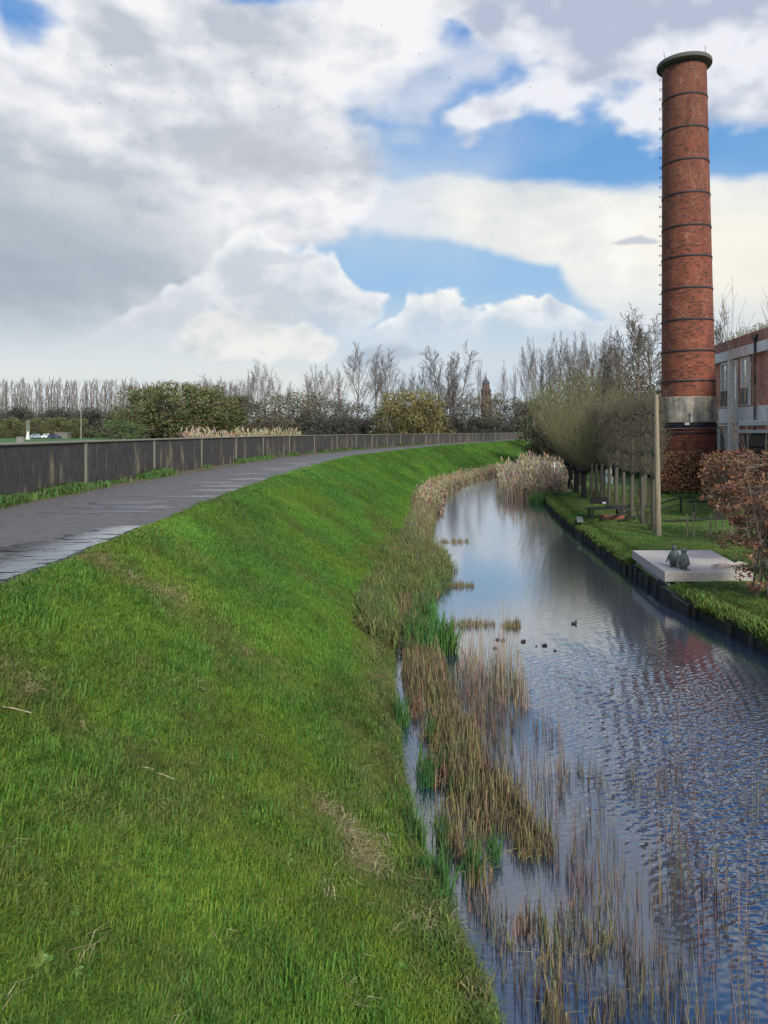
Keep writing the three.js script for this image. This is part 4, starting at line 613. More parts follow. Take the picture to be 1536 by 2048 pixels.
// ---------------------------------------------------------------- trees and shrubs
const barkMats = { grey: mat([0.17, 0.15, 0.135], 0.95), brown: mat([0.135, 0.11, 0.085], 0.95), olive: mat([0.14, 0.13, 0.07], 0.95), dark: mat([0.06, 0.052, 0.044], 0.95), willow: mat([0.165, 0.16, 0.075], 0.9), moss: mat([0.085, 0.08, 0.058], 0.95), twig: mat([0.10, 0.088, 0.056], 0.95), black: mat([0.02, 0.019, 0.017], 0.95) };
const leafMat = mat(0xffffff, 0.9, { vertexColors: true, side: THREE.DoubleSide });
function grow(seed, o) {
  // a bare tree: levels of tapering limbs; wood = [trunk with main limbs, branches with twigs]
  const r = rng(seed), wood = [new Tubes(), new Tubes()], tips = [];
  const rec = (p, d, len, rad, level) => {
    const n = level === 0 ? 7 : level === 1 ? 5 : level === 2 ? 3 : 2, path = [p.clone()], radii = [rad], q = p.clone(), v = d.clone();
    for (let k = 0; k < n; k++) { const w = o.wobble[level]; v.add(V((r() - 0.5) * w, (r() - 0.5) * w + o.up[level], (r() - 0.5) * w)).normalize(); q.addScaledVector(v, len / n); path.push(q.clone()); radii.push(Math.max(o.thin, rad * (1 - (k + 1) / n * (level === 0 ? 0.85 : 0.8)))); }
    wood[level <= (o.split ?? 1) ? 0 : 1].add(path, radii, level === 0 ? 7 : level === 1 ? 4 : 3);
    if (level >= o.levels) { tips.push(q.clone()); return; }
    const count = o.count[level];
    for (let k = 0; k < count; k++) {
      const t = mixn(o.from[level], 1, (k + r() * 0.9) / count), f = t * n, i = Math.min(n - 1, Math.floor(f)), s = path[i].clone().lerp(path[i + 1], f - i), axis = path[i + 1].clone().sub(path[i]).normalize();
      const side = V(r() - 0.5, (r() - 0.5) * 0.6, r() - 0.5).cross(axis).normalize(), a = o.angle[level] * (0.7 + 0.6 * r()) * (level === 0 ? mixn(1, 0.55, t) : 1);
      rec(s, axis.clone().multiplyScalar(Math.cos(a)).addScaledVector(side, Math.sin(a)).normalize(), len * o.ratio[level] * mixn(1, o.tip[level], t) * (0.7 + 0.5 * r()), Math.max(o.thin, rad * mixn(1, 0.35, t) * o.slim[level]), level + 1);
    }
  };
  if (o.multi) for (let k = 0; k < o.multi; k++) { const a = k / o.multi * 6.283 + r(), l = o.lean * (0.4 + 0.8 * r()); rec(V(Math.cos(a) * 0.15 * o.h * 0.06, -0.2, Math.sin(a) * 0.15 * o.h * 0.06), V(Math.cos(a) * l, 1, Math.sin(a) * l).normalize(), o.h * (0.75 + 0.25 * r()), o.r, 0); } else rec(V(0, -0.3, 0), V(0, 1, 0), o.h, o.r, 0);
  return { wood, tips };
}
function leaves(t, r, centre, rad, n, size, tones, flat = 1) {
  for (let k = 0; k < n; k++) {
    const d = V(r() - 0.5, r() - 0.5, r() - 0.5).normalize(), q = rad * (0.35 + 0.65 * Math.cbrt(r())), p = centre.clone().add(V(d.x * q, d.y * q * flat, d.z * q));
    const a = V(r() - 0.5, r() - 0.5, r() - 0.5).normalize(), b = V(r() - 0.5, r() - 0.5, r() - 0.5).cross(a).normalize(), s = size * (0.5 + r()), c = tones[Math.floor(r() * tones.length)].map((x) => x * (0.7 + 0.6 * r()));
    const nn = a.clone().cross(b).normalize(); if (nn.dot(d) < 0) { nn.negate(); b.negate(); }
    t.quad(p.clone().addScaledVector(a, -s), p.clone().addScaledVector(b, -s * 0.45), p.clone().addScaledVector(a, s), p.clone().addScaledVector(b, s * 0.45), nn, c);
  }
}
const POPLAR = { levels: 3, thin: 0.03, wobble: [0.05, 0.14, 0.2, 0.25], up: [0.03, 0.12, 0.07, 0.06], count: [26, 7, 3], from: [0.22, 0.25, 0.3], angle: [0.62, 0.5, 0.5], ratio: [0.34, 0.42, 0.5], tip: [0.45, 0.6, 0.8], slim: [0.42, 0.55, 0.7] };
function bare(name, label, category, mats, seed, o) { const t = thing(name, label, category); const { wood } = grow(seed, o); part('trunk', wood[0].build(), mats[0], t); part('crown', wood[1].build(), mats[1], t); scene.remove(t); taken.set(name, (taken.get(name) || 1) - 1); return t; }
const planted = (proto, u, Z, base, height, label, group, wide = 1, turn = 0) => { const s = height; return copyOf(proto, [(u - CX) / F * Z, base, -Z], turn, [s * wide, s, s * wide], label, group); };
// unit trees (1 m high), scaled to their real height
const unit = (o) => { const k = 1 / o.h; return o; };
const rT = rng(404);
{
  // far row of poplars beyond the meadow, trunks bare and close together
  const mk = (seed) => bare('poplar_tree', 'x', 'tree', [barkMats.grey, barkMats.grey], seed, { ...POPLAR, h: 20, r: 0.24, thin: 0.036, levels: 2, count: [30, 5], from: [0.18, 0.2], angle: [0.5, 0.5] });
  const P = [1, 2, 3, 4, 5, 6].map(mk), row = 'row of bare poplars beyond the meadow';
  for (let k = 0; k < 84; k++) { const u = -14 + k * 6.1 + 4 * (rT() - 0.5), Z = 300 + 22 * rT(), v = 768 + 8 * (rT() - 0.5) + (u > 300 ? 4 : 0); copyOf(P[k % 6], [(u - CX) / F * Z, FIELD_Y, -Z], rT() * 6.28, (yAt(v, Z) - FIELD_Y) / 20.4 * (0.94 + 0.1 * rT()), 'slender bare poplar in the long row beyond the meadow', row); }
  // single bare trees standing above the bushes
  const tallP = [21, 22, 23].map((s) => bare('poplar_tree', 'x', 'tree', [barkMats.grey, barkMats.grey], s, { ...POPLAR, h: 20, r: 0.26, thin: 0.022, count: [22, 9, 5], from: [0.3, 0.2, 0.2], angle: [0.9, 0.55, 0.6], ratio: [0.6, 0.42, 0.5], tip: [0.35, 0.6, 0.8] }));
  const put = (k, u, v, Z, wide, label) => copyOf(tallP[k % 3], [(u - CX) / F * Z, FIELD_Y, -Z], rT() * 6.28, ((h) => [h * wide, h, h * wide])((yAt(v, Z) - FIELD_Y) / 23.6), label);
  const TR = 'tall bare poplar of the close trio above the bushes', SM = 'thin bare tree rising above the bushes behind the flood wall', G2 = 'thin bare trees above the bushes';
  for (const [k, u, v, w] of [[0, 716, 693, 1], [1, 752, 695, 0.95], [2, 779, 700, 0.9]]) put(k, u, v, 190, w, TR).userData.group = 'trio of bare poplars';
  for (const [k, u, v, Z, w] of [[1, 500, 745, 200, 0.7], [0, 514, 726, 200, 0.75], [2, 528, 730, 200, 0.7], [1, 552, 748, 200, 0.7], [2, 614, 748, 190, 0.8], [0, 630, 738, 190, 0.7], [1, 650, 732, 190, 0.8], [2, 680, 740, 180, 1.0], [0, 805, 752, 190, 0.8], [1, 828, 738, 190, 0.7], [2, 843, 736, 190, 0.7], [1, 866, 722, 185, 0.6], [0, 958, 726, 200, 0.5], [1, 1010, 726, 200, 0.4], [0, 1030, 736, 195, 0.4], [2, 410, 752, 210, 1.0], [1, 446, 756, 210, 0.9], [0, 470, 764, 210, 0.9], [2, 578, 765, 205, 0.8]]) put(k, u, v, Z, w, SM).userData.group = G2;
  const big = bare('spreading_poplar', 'x', 'tree', [barkMats.grey, barkMats.grey], 31, { ...POPLAR, multi: 7, lean: 0.24, h: 21, r: 0.26, thin: 0.022, up: [0.02, 0.05, 0.04, 0.04], count: [15, 8, 4], from: [0.3, 0.25, 0.3], angle: [0.75, 0.55, 0.6], ratio: [0.4, 0.42, 0.5] });
  copyOf(big, [(902 - CX) / F * 185, FIELD_Y, -185], 0.5, (yAt(682, 185) - FIELD_Y) / 23, 'largest bare poplar with many rising trunks beside the church tower');
  const rowR = 'thin bare tree in the dense clump behind the pollard willows', gR = 'bare trees behind the willows';
  for (const [k, u, v, Z, w] of [[1, 1054, 680, 120, 0.5], [0, 1066, 688, 118, 0.5], [2, 1085, 700, 112, 0.7], [1, 1100, 684, 110, 0.7], [0, 1120, 676, 108, 0.7], [2, 1135, 682, 106, 0.8], [1, 1155, 672, 104, 0.7], [0, 1172, 676, 100, 0.8], [2, 1190, 690, 96, 0.9], [1, 1206, 668, 94, 0.7], [0, 1222, 664, 92, 0.7], [2, 1240, 672, 90, 0.8]]) put(k, u, v, Z, w, rowR).userData.group = gR;
  const round = bare('round_tree', 'x', 'tree', [barkMats.brown, barkMats.brown], 41, { levels: 3, h: 12, r: 0.24, thin: 0.02, wobble: [0.1, 0.25, 0.35, 0.4], up: [0.02, 0.06, 0.03, 0.02], count: [24, 10, 6], from: [0.18, 0.2, 0.2], angle: [1.0, 0.7, 0.8], ratio: [0.5, 0.45, 0.5], tip: [0.5, 0.6, 0.8], slim: [0.4, 0.5, 0.6] });
  copyOf(round, [(1268 - CX) / F * 64, GARDEN_Y, -64], 0.3, [1.0, (yAt(655, 64) - GARDEN_Y) / 13.2, 1.0], 'broad round brown bare tree standing left of the chimney');
  copyOf(round, [(1312 - CX) / F * 72, GARDEN_Y, -72], 2.3, [0.9, (yAt(672, 72) - GARDEN_Y) / 13.2, 0.9], 'brown bare tree half hidden behind the chimney');
  copyOf(round, [(1210 - CX) / F * 70, GARDEN_Y, -70], 4.0, [0.8, (yAt(720, 70) - GARDEN_Y) / 13.2, 0.8], 'lower brown bare tree between the willows and the round tree');
  copyOf(round, [(1448 - CX) / F * 78, GARDEN_Y, -78], 1.1, [0.7, (yAt(648, 78) - GARDEN_Y) / 13.2, 0.7], 'bare tree showing between the chimney and the flat roof');
  // thin sapling stems in front of the brick building
  const sap = bare('sapling', 'x', 'tree', [barkMats.brown, barkMats.brown], 43, { levels: 2, h: 8, r: 0.026, thin: 0.0055, wobble: [0.06, 0.12, 0.2], up: [0.03, 0.14, 0.1], count: [12, 5], from: [0.2, 0.2], angle: [0.5, 0.5], ratio: [0.42, 0.4], tip: [0.6, 0.8], slim: [0.6, 0.6] });
  for (const [u, v, Z, w, l] of [[1474, 636, 33, 0.9, 'tall thin bare sapling in front of the building windows'], [1500, 700, 30, 1.0, 'bare sapling leaning over the brown hedge'], [1528, 650, 31, 1.0, 'bare sapling before the drain pipe of the building']]) { const h = (yAt(v, Z) - GARDEN_Y) / 8; copyOf(sap, [(u - CX) / F * Z, GARDEN_Y, -Z], u, [h * w, h, h * w], l); }
}
{
  // leafing bushes and scrub
  const bush = (name, seed, tones, twig, o = {}) => {
    const r = rng(seed), t = thing(name, 'x', 'bush'), g = grow(seed, { multi: 5, lean: 0.5, levels: 2, h: 0.8, r: 0.022, thin: 0.0035, wobble: [0.3, 0.4, 0.5], up: [0.03, 0.04, 0.02], count: [9, 6], from: [0.2, 0.2], angle: [0.7, 0.8], ratio: [0.5, 0.5], tip: [0.6, 0.8], slim: [0.5, 0.5] }), lv = new Tubes();
    const { clumps = 44, per = 120, size = 0.019, wide = 0.5 } = o;
    for (let k = 0; k < clumps; k++) { const a = r() * 6.283, h = 0.12 + 0.8 * r(), w = wide * Math.sqrt(1 - ((h - 0.42) / 0.62) ** 2) * Math.sqrt(r()), c = V(Math.cos(a) * w, h * 0.95, Math.sin(a) * w), m = 0.65 + 0.7 * r(); leaves(lv, r, c, 0.10 + 0.1 * r(), per, size, tones.map((q) => q.map((x) => x * m)), 0.85); }
    part('trunk', g.wood[0].build(), twig, t); const wd = part('crown', lv.build(), leafMat, t); part('twigs', g.wood[1].build(), twig, wd); scene.remove(t); taken.set(name, (taken.get(name) || 1) - 1); return t;
  };
  const OLIVE = [[0.115, 0.125, 0.045], [0.14, 0.145, 0.05], [0.095, 0.10, 0.04]], BROWN = [[0.125, 0.11, 0.078], [0.10, 0.09, 0.062], [0.13, 0.125, 0.07]], YELL = [[0.17, 0.15, 0.05], [0.14, 0.135, 0.05], [0.20, 0.165, 0.055]], DARK = [[0.06, 0.06, 0.045], [0.075, 0.072, 0.05], [0.06, 0.056, 0.048]], GREENS = [[0.085, 0.14, 0.045], [0.11, 0.16, 0.05]];
  const B = { olive: [bush('leafing_bush', 51, OLIVE, barkMats.brown), bush('leafing_bush', 52, OLIVE, barkMats.brown, { clumps: 50 })], brown: [bush('bare_bush', 53, BROWN, barkMats.grey, { per: 70 }), bush('bare_bush', 54, BROWN, barkMats.brown, { per: 80 })], yellow: [bush('willow_bush', 55, YELL, barkMats.olive, { per: 90 }), bush('willow_bush', 56, YELL, barkMats.olive)], dark: [bush('dark_bush', 57, DARK, barkMats.dark), bush('dark_bush', 58, DARK, barkMats.dark)], green: [bush('green_bush', 59, GREENS, barkMats.brown)] };
  let n = 0; const put = (kind, u, v, half, Z, label, group, base = FIELD_Y) => { const q = B[kind][n % B[kind].length], h = yAt(v - (Z > 150 ? 9 : 0), Z) - base, w = half / F * Z * 2 * 1.3; n++; return copyOf(q, [(u - CX) / F * Z, base - 0.15, -Z], n * 1.7, [w, h, w], label, group); };
  for (let u = -30; u < 280; u += 17) put('dark', u, 818 + 12 * rT(), 20, 288 + 8 * rT(), 'dark scrub bush under the long row of poplars', 'dark scrub under the poplars');
  for (let u = -20; u < 170; u += 22) put('olive', u, 838 + 10 * rT(), 18, 272 + 8 * rT(), 'low olive bush at the edge of the meadow below the poplars', 'low bushes at the meadow edge');
  for (const [u, v, w, k] of [[262, 786, 34, 'olive'], [300, 772, 44, 'olive'], [345, 766, 50, 'olive'], [392, 770, 46, 'olive'], [434, 784, 44, 'olive'], [474, 792, 44, 'olive'], [330, 808, 50, 'olive'], [400, 812, 50, 'olive'], [460, 822, 44, 'green'], [290, 826, 40, 'dark'], [366, 836, 40, 'dark'], [428, 838, 36, 'dark'], [505, 812, 36, 'olive']]) put(k, u, v, w, 196 + 16 * rT(), k === 'dark' ? 'dark bush at the foot of the big olive thicket' : k === 'green' ? 'single greener bush within the big olive thicket' : 'tall olive bush of the big thicket behind the flood wall', k === 'dark' ? 'dark bushes in the thicket' : k === 'olive' ? 'bushes of the olive thicket' : undefined);
  put('green', 236, 842, 32, 186, 'low bright green bush in front of the big olive thicket');
  put('green', 268, 850, 26, 184, 'small green bush beside the low bright green one');
  for (const [u, v, w] of [[540, 806, 36], [575, 790, 38], [612, 786, 38], [650, 800, 36], [690, 806, 34], [725, 812, 34], [556, 832, 34], [600, 836, 36], [520, 838, 30], [905, 800, 36], [945, 796, 36], [985, 792, 34], [1020, 800, 32], [1050, 806, 30], [1075, 800, 34]]) put('brown', u, v, w, 182 + 14 * rT(), 'brown leafless bush in the scrub behind the flood wall', 'brown scrub behind the wall');
  for (const [u, v, w] of [[640, 826, 32], [668, 838, 34], [700, 838, 34], [738, 842, 32], [925, 832, 34], [960, 836, 32], [1000, 838, 34], [1040, 840, 30], [885, 836, 30], [1070, 836, 30]]) put('dark', u, v, w, 170 + 10 * rT(), 'dark low bush just behind the flood wall', 'dark low bushes behind the wall');
  for (const [u, v, w] of [[790, 784, 34], [822, 774, 40], [856, 786, 38], [780, 812, 30], [828, 818, 40], [866, 822, 30]]) put('yellow', u, v, w, 166 + 8 * rT(), 'yellow green willow bush behind the flood wall', 'yellow willow bushes');
  // scrub behind the willows and round the garden
  for (const [u, v, w, Z, k] of [[1105, 770, 48, 84, 'olive'], [1150, 740, 60, 80, 'brown'], [1205, 760, 60, 74, 'brown'], [1255, 740, 60, 68, 'brown'], [1300, 760, 52, 66, 'brown'], [1235, 830, 50, 62, 'dark'], [1290, 830, 50, 60, 'dark'], [1180, 850, 50, 70, 'brown'], [1090, 820, 36, 90, 'olive'], [1120, 850, 34, 82, 'yellow']]) put(k, u, v, w, Z, { olive: 'olive bush behind the pollard willows', brown: 'tall brown bush filling the space behind the willows', dark: 'dark bush behind the trained trees by the pole', yellow: 'yellow green bush at the bend of the canal' }[k], { olive: 'olive bushes behind the willows', brown: 'brown bushes behind the willows', dark: 'dark bushes behind the trained trees' }[k], GARDEN_Y);
  put('green', 1183, 960, 13, 56, 'small round green box shrub behind the pollard trunk', undefined, GARDEN_Y);
}

// ---------------------------------------------------------------- pollard willows
{
  const willow = (seed, trunkH, len, n, spread) => {
    const r = rng(seed), t = thing('pollard_willow', 'x', 'tree'), tr = new Tubes(), sh = new Tubes(), bud = new Tubes(), knob = new THREE.IcosahedronGeometry(0.34, 3), kp = knob.attributes.position;
    for (let k = 0; k < kp.count; k++) { const x = kp.getX(k), y = kp.getY(k), z = kp.getZ(k), f = 1 + 0.35 * fbm(x * 4 + seed, y * 4, z * 4, 3); kp.setXYZ(k, x * f * 1.15, y * f * 0.75 + trunkH, z * f * 1.15); } knob.computeVertexNormals();
    tr.add([V(0.03, -0.2, 0), V(0, 0.15, 0), V(-0.03, trunkH * 0.6, 0.02), V(0, trunkH, 0)], [0.2, 0.15, 0.13, 0.19], 10);
    for (let k = 0; k < n; k++) {
      const a = r() * 6.283, out = spread * Math.sqrt(r()), l = len * (0.55 + 0.5 * r()) * (1 - 0.25 * out), d = V(Math.cos(a) * out, 1, Math.sin(a) * out).normalize(), p = V(Math.cos(a) * 0.3, trunkH + 0.1, Math.sin(a) * 0.3), path = [p.clone()], rad = [0.018];
      for (let q = 1; q <= 5; q++) { d.add(V((r() - 0.5) * 0.16, 0.07, (r() - 0.5) * 0.16)).normalize(); p.addScaledVector(d, l / 5); path.push(p.clone()); rad.push(mixn(0.017, 0.004, q / 5)); }
      sh.add(path, rad, 3);
      if (k % 2 === 0) for (let i = 1; i < 5; i++) leaves(bud, r, path[i].clone().lerp(path[i + 1], r()), 0.22, 4, 0.04, [[0.16, 0.17, 0.06], [0.13, 0.14, 0.055], [0.12, 0.11, 0.06]]);
      for (let m = 0; m < 9; m++) { const i = 1 + Math.floor(r() * 4), s = path[i].clone().lerp(path[i + 1], r()), e = V(r() - 0.5, 0.5 + r(), r() - 0.5).normalize(), tl = l * (0.08 + 0.16 * r()); sh.add([s, s.clone().addScaledVector(e, tl * 0.5), s.clone().addScaledVector(e.add(V(0, 0.2, 0)).normalize(), tl)], [0.006, 0.005, 0.003], 3); }
    }
    part('trunk', tr.build(), barkMats.black, t); part('knob', knob, barkMats.black, t); const sp = part('shoots', sh.build(), barkMats.willow, t); part('catkins', bud.build(), leafMat, sp).userData.kind = 'stuff'; scene.remove(t); taken.set('pollard_willow', (taken.get('pollard_willow') || 1) - 1); return t;
  };
  const A = willow(71, 1.55, 5.9, 96, 1.0), C = willow(72, 1.5, 5.6, 90, 0.95);
  const spot = (u, v) => onGround(u, v, GARDEN_Y);
  const list = [[A, 1168, 996, 0.2, 1.0, 'front pollard willow with black trunk leaning over the lawn'], [C, 1152, 986, 1.7, 1.02, 'second pollard willow close behind the black trunked one'], [A, 1140, 978, 3.1, 1.05, 'pollard willow nearest to the bulrush bed'], [C, 1158, 972, 4.4, 1.15, 'pollard willow at the back of the row of willows'], [A, 1205, 985, 5.2, 1.0, 'pollard willow standing next to the trained trees']];
  for (const [w, u, v, turn, s, label] of list) { const p = spot(u, v); copyOf(w, [p[0], GARDEN_Y, p[2]], turn, s, label); }
}
// ---------------------------------------------------------------- trained (pleached) trees in a row by the pole
{
  const trained = (seed) => {
    const r = rng(seed), t = thing('trained_tree', 'x', 'tree'), tr = new Tubes(), tw = new Tubes(), H = 4.6;
    tr.add([V(0, -0.2, 0), V(0.03 * r(), 1.2, 0), V(0, 2.6, 0.03), V(0.02, H * 0.95, 0)], [0.1, 0.085, 0.075, 0.03], 8);
    for (const h of [1.95, 2.75, 3.5, 4.2]) for (const s of [-1, 1]) {
      const L = 1.15 + 0.3 * r(), path = [V(0, h - 0.1, 0), V(s * L * 0.3, h + 0.05 * r(), 0.05 * (r() - 0.5)), V(s * L, h + 0.06 * (r() - 0.5), 0.08 * (r() - 0.5))]; tr.add(path, [0.035, 0.03, 0.015], 5);
      for (let k = 0; k < 20; k++) { const x = s * L * r(), d = V((r() - 0.5) * 0.9, 0.35 + 0.8 * r(), (r() - 0.5) * 1.1).normalize(), l = 0.35 + 0.75 * r(), p = V(x, h, 0), q = p.clone().addScaledVector(d, l); tw.add([p, p.clone().addScaledVector(d, l * 0.5).add(V(0, 0.03, 0)), q], [0.009, 0.007, 0.004], 3); for (let m = 0; m < 4; m++) { const f = 0.3 + 0.6 * r(), e = V(r() - 0.5, 0.6 * r(), r() - 0.5).normalize(), b = p.clone().lerp(q, f); tw.add([b, b.clone().addScaledVector(e, 0.12 + 0.25 * r())], [0.006, 0.0035], 3); } }
    }
    // suckers at the foot
    for (let k = 0; k < 26; k++) { const a = r() * 6.283, l = 0.4 + 0.7 * r(), p = V(Math.cos(a) * 0.12, 0, Math.sin(a) * 0.12), d = V(Math.cos(a) * 0.5, 1, Math.sin(a) * 0.5).normalize(); tw.add([p, p.clone().addScaledVector(d, l * 0.6), p.clone().addScaledVector(d, l).add(V(0.1 * (r() - 0.5), 0, 0.1 * (r() - 0.5)))], [0.008, 0.006, 0.003], 3); }
    part('trunk', tr.build(), barkMats.moss, t); part('crown', tw.build(), barkMats.twig, t); scene.remove(t); taken.set('trained_tree', (taken.get('trained_tree') || 1) - 1); return t;
  };
  const T = [81, 82, 83].map(trained), g = 'trained trees in a row by the pole';
  const a = [9.6, 27.5], b = [11.6, 43], turn = Math.atan2(b[1] - a[1], b[0] - a[0]);
  for (let k = 0; k < 9; k++) { const t = k / 8; copyOf(T[k % 3], [mixn(a[0], b[0], t) + 0.1 * (rT() - 0.5), GARDEN_Y, -mixn(a[1], b[1], t)], turn + (k & 1 ? Math.PI : 0), 0.95 + 0.1 * rT(), 'slim trained tree with level arms in the row ending at the pole', g); }
  for (let k = 0; k < 6; k++) { const t = k / 5; copyOf(T[(k + 1) % 3], [mixn(12.2, 14.6, t), GARDEN_Y, -mixn(36, 43, t)], 0.6, 1.0 + 0.1 * rT(), 'slim trained tree in the second row before the brown hedge', 'trained trees of the second row'); }
}
// ---------------------------------------------------------------- beech hedge and beech shrubs keeping their brown leaves
{
  const TONES = [[0.155, 0.074, 0.036], [0.12, 0.056, 0.03], [0.19, 0.096, 0.046], [0.10, 0.046, 0.026], [0.14, 0.066, 0.034], [0.25, 0.15, 0.08], [0.13, 0.055, 0.032]];
  const stemsOf = (r, t, x, z, h, n, spread, base = 0.1) => { for (let k = 0; k < n; k++) { const a = r() * 6.283, s = spread * r(), p = V(x + base * (r() - 0.5), -0.1, z + base * (r() - 0.5)), q = V(x + Math.cos(a) * s, h * (0.7 + 0.3 * r()), z + Math.sin(a) * s), m = p.clone().lerp(q, 0.5).add(V(0.2 * (r() - 0.5), 0, 0.2 * (r() - 0.5))); t.add([p, m, q], [0.03, 0.02, 0.006], 4); for (let j = 0; j < 10; j++) { const b = m.clone().lerp(q, r() * 1.2 - 0.3), e = V(r() - 0.5, 0.3 * r(), r() - 0.5).normalize(); t.add([b, b.clone().addScaledVector(e, 0.25 + 0.35 * r())], [0.007, 0.003], 3); } } };
  const hedge = (name, label, x0, z0, x1, z1, h, thick, n, size, low) => {
    const r = rng(x0 * 100 + 7), o = thing(name, label, 'hedge', [x0, GARDEN_Y, -z0], Math.atan2(z1 - z0, x1 - x0)), L = Math.hypot(x1 - x0, z1 - z0), st = new Tubes(), lv = new Tubes();
    for (let x = 0.2; x < L; x += 0.4) stemsOf(r, st, x, 0, h, 3, 0.4);
    for (let k = 0; k < n; k++) { const x = L * r(), y = h * (low + (1 - low) * r()) + (low > 0.2 ? 0.5 : 0.22) * fbm(x * 1.3, 2, 1, 3) + (r() < 0.04 ? 0.25 * r() : 0), face = r() < 0.75, z = (face ? (r() < 0.7 ? 1 : -1) * (0.5 - 0.12 * r()) : r() - 0.5) * thick + 0.16 * fbm(x * 1.2, y * 1.4, 5, 3); leaves(lv, r, V(x, y, z), 0.07, 1, size, TONES); }
    part('stems', st.build(), barkMats.dark, o); const f = part('foliage', lv.build(), leafMat, o); f.userData.kind = 'stuff'; return o;
  };
  hedge('beech_hedge', 'clipped beech hedge with brown winter leaves below the chimney', 15.2, 43.6, 26, 44.6, 2.42, 0.9, 17000, 0.075, 0.06);
  hedge('beech_hedge', 'second brown beech hedge running towards the near beech shrub', 13.2, 30.6, 17.2, 36.5, 2.6, 1.2, 6500, 0.065, 0.32);
  const shrub = (label, x, z, h, w, n, size, low) => {
    const r = rng(Math.round(z * 50)), o = thing('beech_shrub', label, 'shrub', [x, GARDEN_Y, -z]), st = new Tubes(), lv = new Tubes();
    stemsOf(r, st, 0, 0, h, 9, w * 0.9, 0.7); stemsOf(r, st, 0.4, 0.25, h * 0.95, 6, w * 0.8, 0.5);
    for (let c = 0; c < 95; c++) { const y = h * (low + (1 - low) * r()), a = r() * 6.283, q = w * Math.sqrt(r()) * (y < h * 0.4 ? 0.85 : 1), p = V(Math.cos(a) * q, y, Math.sin(a) * q), e = V(Math.cos(a) + 0.6 * (r() - 0.5), 0.25 * (r() - 0.4), Math.sin(a) + 0.6 * (r() - 0.5)), l = 0.25 + 0.4 * r(), m = Math.round(n / 95 * (y < h * 0.42 ? 0.5 : 1.1)); st.add([p.clone().addScaledVector(e, -0.3), p, p.clone().addScaledVector(e, l)], [0.012, 0.009, 0.003], 3); for (let k = 0; k < m; k++) leaves(lv, r, p.clone().addScaledVector(e, l * r()), 0.1, 1, size, TONES); }
    part('stems', st.build(), barkMats.brown, o); const f = part('foliage', lv.build(), leafMat, o); f.userData.kind = 'stuff'; return o;
  };
  shrub('large beech shrub with curled brown leaves overhanging the concrete deck', 8.25, 16.3, 3.0, 0.68, 6400, 0.04, 0.08);
  shrub('brown beech shrub behind the large one over the deck', 9.6, 19.6, 3.05, 0.95, 3600, 0.046, 0.2);
  shrub('brown beech shrub next to the low wire fence', 11.3, 24.2, 2.85, 1.0, 3400, 0.052, 0.2);
}

